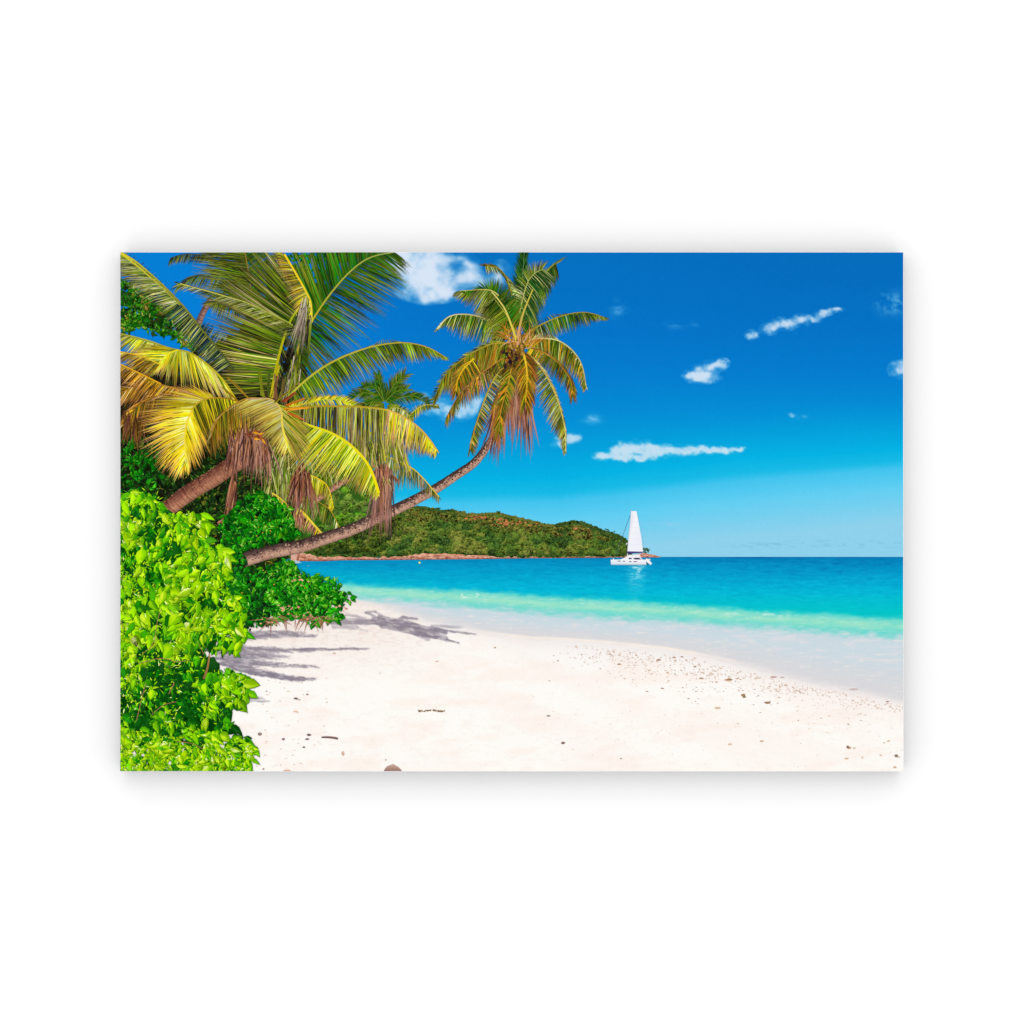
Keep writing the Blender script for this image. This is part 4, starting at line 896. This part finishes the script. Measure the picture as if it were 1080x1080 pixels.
# right-hand fronds
G([(303, 420), (318, 405), (340, 388), (365, 375), (395, 365), (425, 361.5), (450, 366), (470, 377)], dict(ang=[300, 330, 0], L=[8, 6, 4], pal=OLIVE, w=1.6, n=40), dict(ang=[62, 52, 50, 70, 40], L=[26, 34, 30, 22, 5], pal=OLIVE + GREEN[2:4] + LIME[1:2] + LIME[3:], w=1.9, n=120, droop=.35, j=14), rach=((190, 190, 60), (176, 150, 50)), rw=(2.4, .9), depthbands=2)
G([(300, 430), (322, 426), (344, 421), (366, 424), (378, 432)], dict(ang=[300, 340], L=[10, 8], pal=LIME + YELL, w=2, n=36), dict(ang=[70, 50], L=[14, 8], pal=LIME + YELL, w=2, n=30), rach=((210, 200, 50), (200, 190, 50)), rw=(1.4, .8))
# sparse low right fronds
G([(370, 472), (395, 478), (420, 486), (440, 498), (463, 524)], dict(ang=[40, 60], L=[8, 5], pal=OLIVE + PALE, w=1.3, n=30), dict(ang=[90, 95, 88], L=[30, 30, 8], pal=PALE[1:] + OLIVE + DRY[2:3], w=1.2, n=64, droop=.15), rach=((206, 176, 40), (230, 200, 60)), rw=(1.4, .9))
G([(405, 455), (418, 466), (426, 480), (432, 497)], dict(ang=[60, 80], L=[14, 6], pal=DRY[:2] + YELL[3:], w=1.5, n=30), dict(ang=[100, 100], L=[20, 8], pal=OLIVE + YELL[3:], w=1.6, n=34), rach=((236, 210, 30), (226, 196, 40)), rw=(2.4, 1.2))
strands(p_big, [(345, 452), (375, 458), (400, 462), (422, 466)], 170, (18, 44), [95, 88, 80], 2.0, OLIVE + STRIPE + LIME[3:], name='frond', spread=(6, 8), aj=6)
strands(p_big, [(399, 497), (405, 493), (413, 500)], 95, (34, 76), [98, 94, 91], 1.9, DRY + [((150, 116, 106), (140, 104, 96), (160, 120, 104))], name='dry_frond', spread=(2, 5), label='brown dead frond hanging in front of the leaning trunk', aj=4)
strands(p_big, [(374, 490), (392, 498), (412, 504)], 30, (10, 26), [90, 84], 1.0, DRY + STRIPE, name='dry_frond', spread=(3, 4), aj=8)
G([(392, 498), (400, 495), (410, 498), (420, 506)], dict(ang=[90, 80], L=[14, 6], pal=DRY, w=1, n=20), None, rach=((150, 96, 70), (150, 100, 80)), rw=(1.3, .8), depthbands=1)
G([(300, 432), (325, 429), (355, 428.5), (385, 429.5), (410, 433), (430, 443), (447, 456), (461, 475)], dict(ang=[340, 20, 50], L=[5, 5, 5], pal=YELL + PALE, w=1.5, n=50), dict(ang=[94, 92, 90, 80, 100], L=[26, 46, 48, 34, 8], pal=STRIPE + STRIPE + OLIVE[:1] + LIME[:1], w=2.1, n=140, droop=.05, aj=3, j=14), rach=((150, 130, 30), (236, 200, 60)), rw=(2.2, 1.3), depthbands=2)
G([(408, 432), (428, 441), (446, 455), (460, 474)], None, dict(ang=[95, 100, 110], L=[38, 30, 6], pal=YELL[:3] + LIME[:1] + PALE[:1] + DRY[2:3], w=2.1, n=50, droop=.05, aj=4), rach=((226, 180, 90), (220, 170, 60)), rw=(1.8, 1.2), depthbands=1)
G([(300, 437), (325, 448), (348, 456), (368, 468), (384, 484), (393, 500), (399.5, 520)], dict(ang=[20, 60, 80], L=[5, 6, 5], pal=YELL[:3], w=1.8, n=50), dict(ang=[138, 134, 124, 112, 108], L=[34, 54, 46, 30, 8], pal=LIME + LIME[:3] + YELL[:2], w=2.6, n=110, droop=.05, aj=4), rach=((220, 214, 40), (246, 226, 10)), rw=(2, 3), depthbands=3)
# left side
G([(243, 419), (228, 396), (212, 381), (196, 373), (180, 368.5), (158, 360), (127, 352)], dict(ang=[110, 95, 110, 150, 190], L=[10, 16, 16, 18, 14], pal=YELL[:3] + LIME, w=2, n=36, t0=.25), None, rach=((200, 190, 40), (176, 186, 50)), rw=(2, 2), depthbands=1)
G([(250, 424), (236, 402), (218, 384), (200, 372), (182, 368), (156, 360), (120, 350)], dict(ang=[60, 62, 64, 92, 118, 170], L=[14, 36, 46, 40, 26, 20], pal=LIME[:4] + YELL[:3] + STRIPE[:2], w=2.4, n=120, droop=.1), dict(ang=[210, 185], L=[4, 10], pal=OLIVE + PALE, w=1.6, n=40), rach=((210, 190, 30), (150, 150, 60)), rw=(2.4, 1.4), depthbands=2)
G([(188, 369), (176, 374), (166, 385)], dict(ang=[110, 130], L=[30, 16], pal=YELL[:3] + LIME[:2], w=2.3, n=34), dict(ang=[190, 175], L=[44, 40], pal=YELL[:4] + LIME, w=2, n=40), rach=((240, 220, 30), (240, 230, 60)), rw=(1.6, .9))
G([(170, 385), (150, 376), (127, 371)], dict(ang=[140, 160], L=[26, 16], pal=YELL[:2] + GOLD[:3] + STRIPE[1:3], w=2, n=36), dict(ang=[190, 190], L=[14, 8], pal=LIME + YELL, w=1.8, n=20), rach=((230, 190, 40), (220, 170, 30)), rw=(1.4, 1))
G([(214, 414), (190, 411), (170, 406), (150, 404), (127, 415)], dict(ang=[140, 130, 120], L=[30, 34, 24], pal=GOLD + GOLD[:2], w=2, n=70, droop=.2), dict(ang=[200, 190], L=[14, 16], pal=GOLD, w=1.8, n=30), rach=((190, 140, 40), (170, 110, 30)), rw=(1.5, 1))
G([(170, 405), (150, 395), (127, 384)], dict(ang=[130, 140], L=[24, 20], pal=GOLD, w=1.9, n=36), dict(ang=[190, 200], L=[20, 10], pal=GOLD[:3] + YELL[3:], w=1.8, n=20), rach=((220, 160, 30), (226, 170, 30)), rw=(1.6, 1.2))
G([(185, 415), (165, 418), (145, 428), (132, 446)], dict(ang=[110, 95], L=[34, 18], pal=GOLD[:2] + GOLD[3:4] + STRIPE[2:3], w=2, n=46, droop=.2), dict(ang=[170, 140], L=[24, 14], pal=GOLD, w=1.9, n=36, droop=.3), rach=((160, 110, 30), (150, 100, 30)), rw=(1.2, .8))
strands(p_big, [(132, 440), (150, 446)], 50, (14, 30), [95, 88], 1.8, GOLD[1:2] + GOLD[3:4] + DRY[1:2], name='frond', spread=(4, 8))
# big yellow frond bent over to the left
SHADEO = [((92, 104, 20), (120, 120, 20), (130, 100, 30)), ((150, 160, 24), (176, 166, 20), (150, 110, 40)), ((60, 64, 14), (84, 76, 16), (96, 70, 30)), ((200, 190, 30), (196, 160, 24), (150, 100, 60))]
G([(250, 423), (236, 420), (222, 420), (210, 424), (201, 434), (195.5, 448), (194, 466), (195, 486)], dict(ang=[230, 185, 172, 158, 130, 100], L=[10, 50, 54, 50, 40, 20], pal=YELL[:3] + GOLD[2:3] + GOLD[4:] + YELL[:2], w=2.5, n=96, droop=.08, t0=.25), dict(ang=[78, 76, 72, 70, 66, 90], L=[58, 58, 56, 46, 30, 12], pal=SHADEO + YELL[:1], w=2.4, n=110, droop=.12, t0=.02), rach=((150, 110, 24), (246, 226, 60)), rw=(1.4, 2.0), depthbands=3)
G([(203, 432), (197, 446), (195, 462), (196, 484)], dict(ang=[180, 160, 120], L=[22, 34, 26], pal=YELL[:3] + [((250, 244, 190), (246, 232, 90), (236, 206, 60))], w=2.6, n=30, droop=.05), dict(ang=[66, 70, 80], L=[44, 40, 16], pal=YELL[:3] + YELL[:1], w=2.8, n=36, droop=.05), rach=((236, 196, 50), (250, 230, 60)), rw=(1.6, 1.6), depthbands=2)
# dry fibres under the crown
strands(p_big, [(244, 462), (256, 455), (272, 460), (281, 468)], 130, (16, 54), [97, 93, 88, 85], 2.2, DRY, name='dry_frond', spread=(4, 12), label='mass of reddish brown dead leaf bases below the big crown', aj=6)
strands(p_big, [(245, 504), (249, 512)], 20, (26, 46), [104, 101], 1.8, DRY[:3], name='dry_frond', spread=(2, 5), aj=3)
strands(p_big, [(232, 552), (240, 556)], 16, (5, 10), [300, 270], 2.6, DRY[:3], name='dry_leaf', spread=(4, 2), aj=12)
G([(278, 421), (262, 420), (244, 428), (230, 442), (222, 462)], dict(ang=[150, 140, 110], L=[26, 20, 12], pal=GOLD[:3] + YELL[3:] + STRIPE[1:3], w=2, n=50, droop=.2), dict(ang=[90, 85], L=[40, 24], pal=SHADEO[:3] + GOLD[:2], w=2, n=60, droop=.1), rach=((176, 130, 60), (170, 120, 30)), rw=(1.6, .8))
CREAM = [((252, 248, 190), (246, 234, 110), (236, 204, 60)), ((246, 238, 120), (242, 222, 60), (206, 160, 110)), ((226, 200, 90), (230, 190, 50), (190, 140, 110)), ((180, 140, 60), (206, 160, 40), (150, 110, 100))]
G([(262, 421), (285, 421), (296, 432), (298, 450), (303, 470)], dict(ang=[20, 40, 52, 60, 70], L=[30, 44, 46, 30, 10], pal=CREAM[:3] + LIME[:1] + LIME[3:4], w=2.6, n=64, droop=.2, t0=.4), dict(ang=[160, 160, 158, 140, 110], L=[20, 44, 36, 26, 14], pal=CREAM + CREAM[:2], w=2.3, n=80, droop=.22), rach=((190, 150, 110), (250, 236, 60)), rw=(1.6, 2.2), depthbands=3)
pt = Paint()
for (x0, y0, x1, y1, w0, w1, c) in ((287, 420, 294, 385, 5, 3.2, (190, 176, 30)), (277, 418, 274, 392, 4, 3, (120, 130, 24)), (283, 418, 284, 394, 3.4, 3, (70, 84, 20)), (299, 424, 312, 414, 4, 3, (140, 66, 40)), (302, 428, 322, 420, 3, 2, (200, 110, 30)), (300, 432, 326, 430, 4, 2, (226, 150, 30)), (304, 436, 322, 444, 4, 2, (190, 96, 30)),
                                    (290, 425, 316, 402, 3, 2, (170, 160, 40)), (262, 420, 240, 398, 2.4, 2, (150, 120, 30)), (250, 422, 234, 408, 2.2, 1.6, (150, 110, 24)), (289, 420, 292, 395, 6, 5, (120, 76, 50)), (296, 422, 300, 400, 4, 4, (100, 84, 40))):
    for q in range(5):
        o1, o2 = rng.uniform(-.5, .5) * w0, rng.uniform(-.6, .6) * w1
        ribbon(pt, [(x0 + o1, y0 + o1 * .5), ((x0 + x1) / 2 + rng.uniform(-1, 1), (y0 + y1) / 2 + rng.uniform(-1, 1)), (x1 + o2, y1 + o2 * .4)], w0 * .5, w1 * .3, jit(c, 16), jit(c, 26), 6, rng.random())
for _ in range(16):
    x, y = 268 + rng.gauss(0, 6), 458 + rng.gauss(0, 4)
    leaflet(pt, (x, y), rng.uniform(-20, 60), rng.uniform(6, 13), 2.4, tuple(jit(c, 14) for c in rng.choice([((226, 160, 20), (236, 176, 20), (226, 150, 30)), ((180, 96, 40), (196, 110, 50), (180, 90, 50)), ((120, 60, 40), (140, 76, 50), (120, 70, 50))])), .1)
pt.build('frond_stalks', p_big, 'red and yellow stalks at the heart of the big crown', bands=2)

# ------------------------------------------------------------------ bushes in front
mb = [(228, 556), (240, 540), (252, 530), (262, 520), (272, 516), (284, 522), (298, 528), (308, 540), (312, 550), (318, 562), (300, 567), (285, 571), (256, 579), (240, 584)]
bush('green_bush', PR, mb, 720, (3.5, 7.5), GR, (14, 50, 20), gapfn=lambda x, y: .08, label= 'glossy green bush above the base of the leaning trunk', ang=(20, 160), seed=52, ns=8, bands=2)
lb = [(240, 602), (258, 603), (285, 595), (303, 590), (312, 592), (316, 600), (326, 604), (338, 606), (348, 610), (352, 606), (358, 612), (357, 620), (366, 624), (372, 628), (370, 633), (361, 636), (358, 646), (364, 650), (356, 656), (344, 655), (330, 657), (316, 652), (300, 654), (280, 656), (266, 664), (256, 662), (240, 640), (236, 616)]
def sidelight(x, y): return (.30 if x > 285 else -.35) + (.15 if y < 640 else -.1)
bush('green_bush', PR, lb, 1050, (3.5, 8), GR, (18, 44, 18), 'rounded green bush below the leaning trunk at the edge of the sand', gapfn=lambda x, y: sidelight(x, y) * .6 + .08, ang=(20, 160), seed=57, ns=9, bands=3)
bush('leaf_spray', PR, [(240, 578), (256, 580), (263, 590), (262, 606), (244, 612), (236, 596)], 70, (3.5, 7), GR[:4], None, 'dark green leaves around the foot of the leaning trunk', ang=(20, 160), seed=59, ns=9, bands=3)
pt = Paint()
for _ in range(46):
    x = rng.uniform(276, 345); y = 652 + rng.gauss(0, 2.2) + (x - 310) ** 2 * .0016
    leaflet(pt, (x, y), rng.uniform(-20, 200), rng.uniform(6, 15), 1.2, tuple(jit(c, 14) for c in ((150, 96, 76), (176, 120, 96), (150, 110, 80))), 0)
for _ in range(40):
    x, y = rng.choice([(300, 642), (322, 612), (318, 650), (285, 655), (360, 642)]); x += rng.gauss(0, 7); y += rng.gauss(0, 3); s = rng.uniform(.8, 2)
    pt.poly([(x - s, y), (x, y - s * .7), (x + s, y), (x, y + s * .7)], jit((222, 160, 130), 18))
for _ in range(34):
    x, y = rng.choice([(252, 555), (240, 560), (265, 545), (280, 560), (250, 625), (300, 610)]); x += rng.gauss(0, 14); y += rng.gauss(0, 9); s = rng.uniform(.4, .9)
    if 250 < x < 320 and 574 < y < 592: continue
    pt.poly([(x - s, y), (x, y - s), (x + s, y), (x, y + s)], jit((216, 160, 40), 18))
o = pt.build('leaf_litter', PR, 'bare brown twigs and yellowed leaves along the foot of the green bush', bands=2); o['kind'] = 'stuff'

# bright bush in front
BR = [((10, 76, 10), (14, 104, 12)), ((20, 122, 6), (34, 152, 8)), ((64, 160, 2), (96, 192, 6)), ((110, 194, 0), (152, 218, 4)), ((134, 208, 0), (180, 232, 10)), ((160, 222, 2), (202, 240, 24)), ((176, 228, 6), (220, 246, 60)), ((180, 222, 24), (234, 248, 160))]
bb = [(120, 517), (140, 515), (154, 515), (166, 521), (172, 532), (177, 540), (190, 538), (204, 536), (216, 541), (220, 552), (216, 566), (226, 572), (238, 576), (243, 582), (240, 594), (233, 604), (243, 608), (248, 622), (251, 634), (260, 642), (262, 650), (256, 656), (260, 664), (260, 674), (248, 680), (236, 684), (226, 682), (220, 692), (214, 706), (226, 706), (240, 704), (256, 706), (263, 716), (264, 726), (258, 738), (248, 744), (238, 748), (243, 758), (246, 766), (238, 774), (222, 780), (205, 786), (198, 778), (186, 786), (160, 784), (120, 784)]
fb_ = [(120, 772), (134, 767), (160, 770), (182, 776), (200, 782), (222, 782), (240, 778), (256, 776), (268, 780), (270, 788), (266, 800), (262, 820), (120, 820)]
def gap(x, y):
    g = 0
    for (cx, cy, r, a) in ((180, 578, 10, .6), (136, 590, 14, .4), (166, 610, 14, .4), (225, 630, 8, .6), (160, 655, 16, .4), (190, 745, 20, .55), (140, 740, 20, .55), (175, 700, 20, .35), (225, 668, 12, .2), (150, 770, 14, .4), (236, 735, 14, .25), (205, 690, 14, .3)):
        g -= a * math.exp(-((x - cx) ** 2 + (y - cy) ** 2) / (r * r))
    return g + .04 - .22 * (1 if y > 690 else 0)
# irregular dark inside
olk = .5
bright = bush('bright_bush', PR, bb, 2500, (5, 17), BR, (12, 70, 12), 'bright yellow green broad leaved bush filling the lower left corner', gapfn=gap, rv=.46, sliv=1.0, asp=(.4, .85), ang=(35, 145), seed=62, ns=11, bands=9)
bush('low_branch', bright, fb_, 760, (4.5, 14), BR, None, 'lowest branch of bright leaves reaching over the sand', gapfn=lambda x, y: .08, rv=.46, sliv=1.3, asp=(.4, .85), ang=(30, 150), seed=66, ns=10, bands=8)
pt = Paint()
for (pts, w) in (([(146, 700), (170, 694), (186, 698), (200, 696)], 1), ([(150, 690), (162, 678), (166, 655), (170, 642)], 1), ([(130, 664), (128, 655)], 1.2), ([(215, 716), (219, 704), (221, 690)], 3.6), ([(186, 740), (172, 744), (160, 754)], 1.2), ([(144, 760), (150, 735), (154, 720)], 1), ([(186, 782), (202, 784), (214, 790)], 1.2), ([(184, 720), (178, 732)], 1.6), ([(166, 694), (180, 704)], .9), ([(128, 612), (134, 604)], 1), ([(215, 690), (208, 676)], .9)):
    pt = Paint(); ribbon(pt, pts, w * .75, w * .4, jit((150, 104, 70), 14), jit((176, 130, 90), 14), 8, rng.random()); pt.build('twig', bright)

# ------------------------------------------------------------------ camera
cam_d = bpy.data.cameras.new('camera'); cam = bpy.data.objects.new('camera', cam_d); COL.objects.link(cam)
cam_d.sensor_width = 36; cam_d.lens = 100; cam_d.clip_end = 50
dist = 1.08 * 100 / 36
cam.location = (0, -(DEPTH + dist), 0); cam.rotation_euler = (math.radians(90), 0, 0)
scene.camera = cam

# ------------------------------------------------------------------ light: even white studio surround, soft box above
world = bpy.data.worlds.new('World'); scene.world = world; world.use_nodes = True
bg = world.node_tree.nodes['Background']
bg.inputs['Color'].default_value = (1, 1, 1, 1); bg.inputs['Strength'].default_value = 1.095
def area(name, loc, size, power, target=(0, 0, 0)):
    l = bpy.data.lights.new(name, 'AREA'); l.shape = 'SQUARE'; l.size = size; l.energy = power; l.color = (1, 1, 1)
    o = bpy.data.objects.new(name, l); COL.objects.link(o); o.location = loc
    from mathutils import Vector
    o.rotation_euler = (Vector(target) - Vector(loc)).to_track_quat('-Z', 'Y').to_euler()
    return o
area('softbox', (0, -4.0, 4.0), 3.0, 25)

scene.view_settings.view_transform = 'Standard'; scene.view_settings.look = 'None'; scene.view_settings.exposure = 0
scene.render.engine = 'CYCLES'
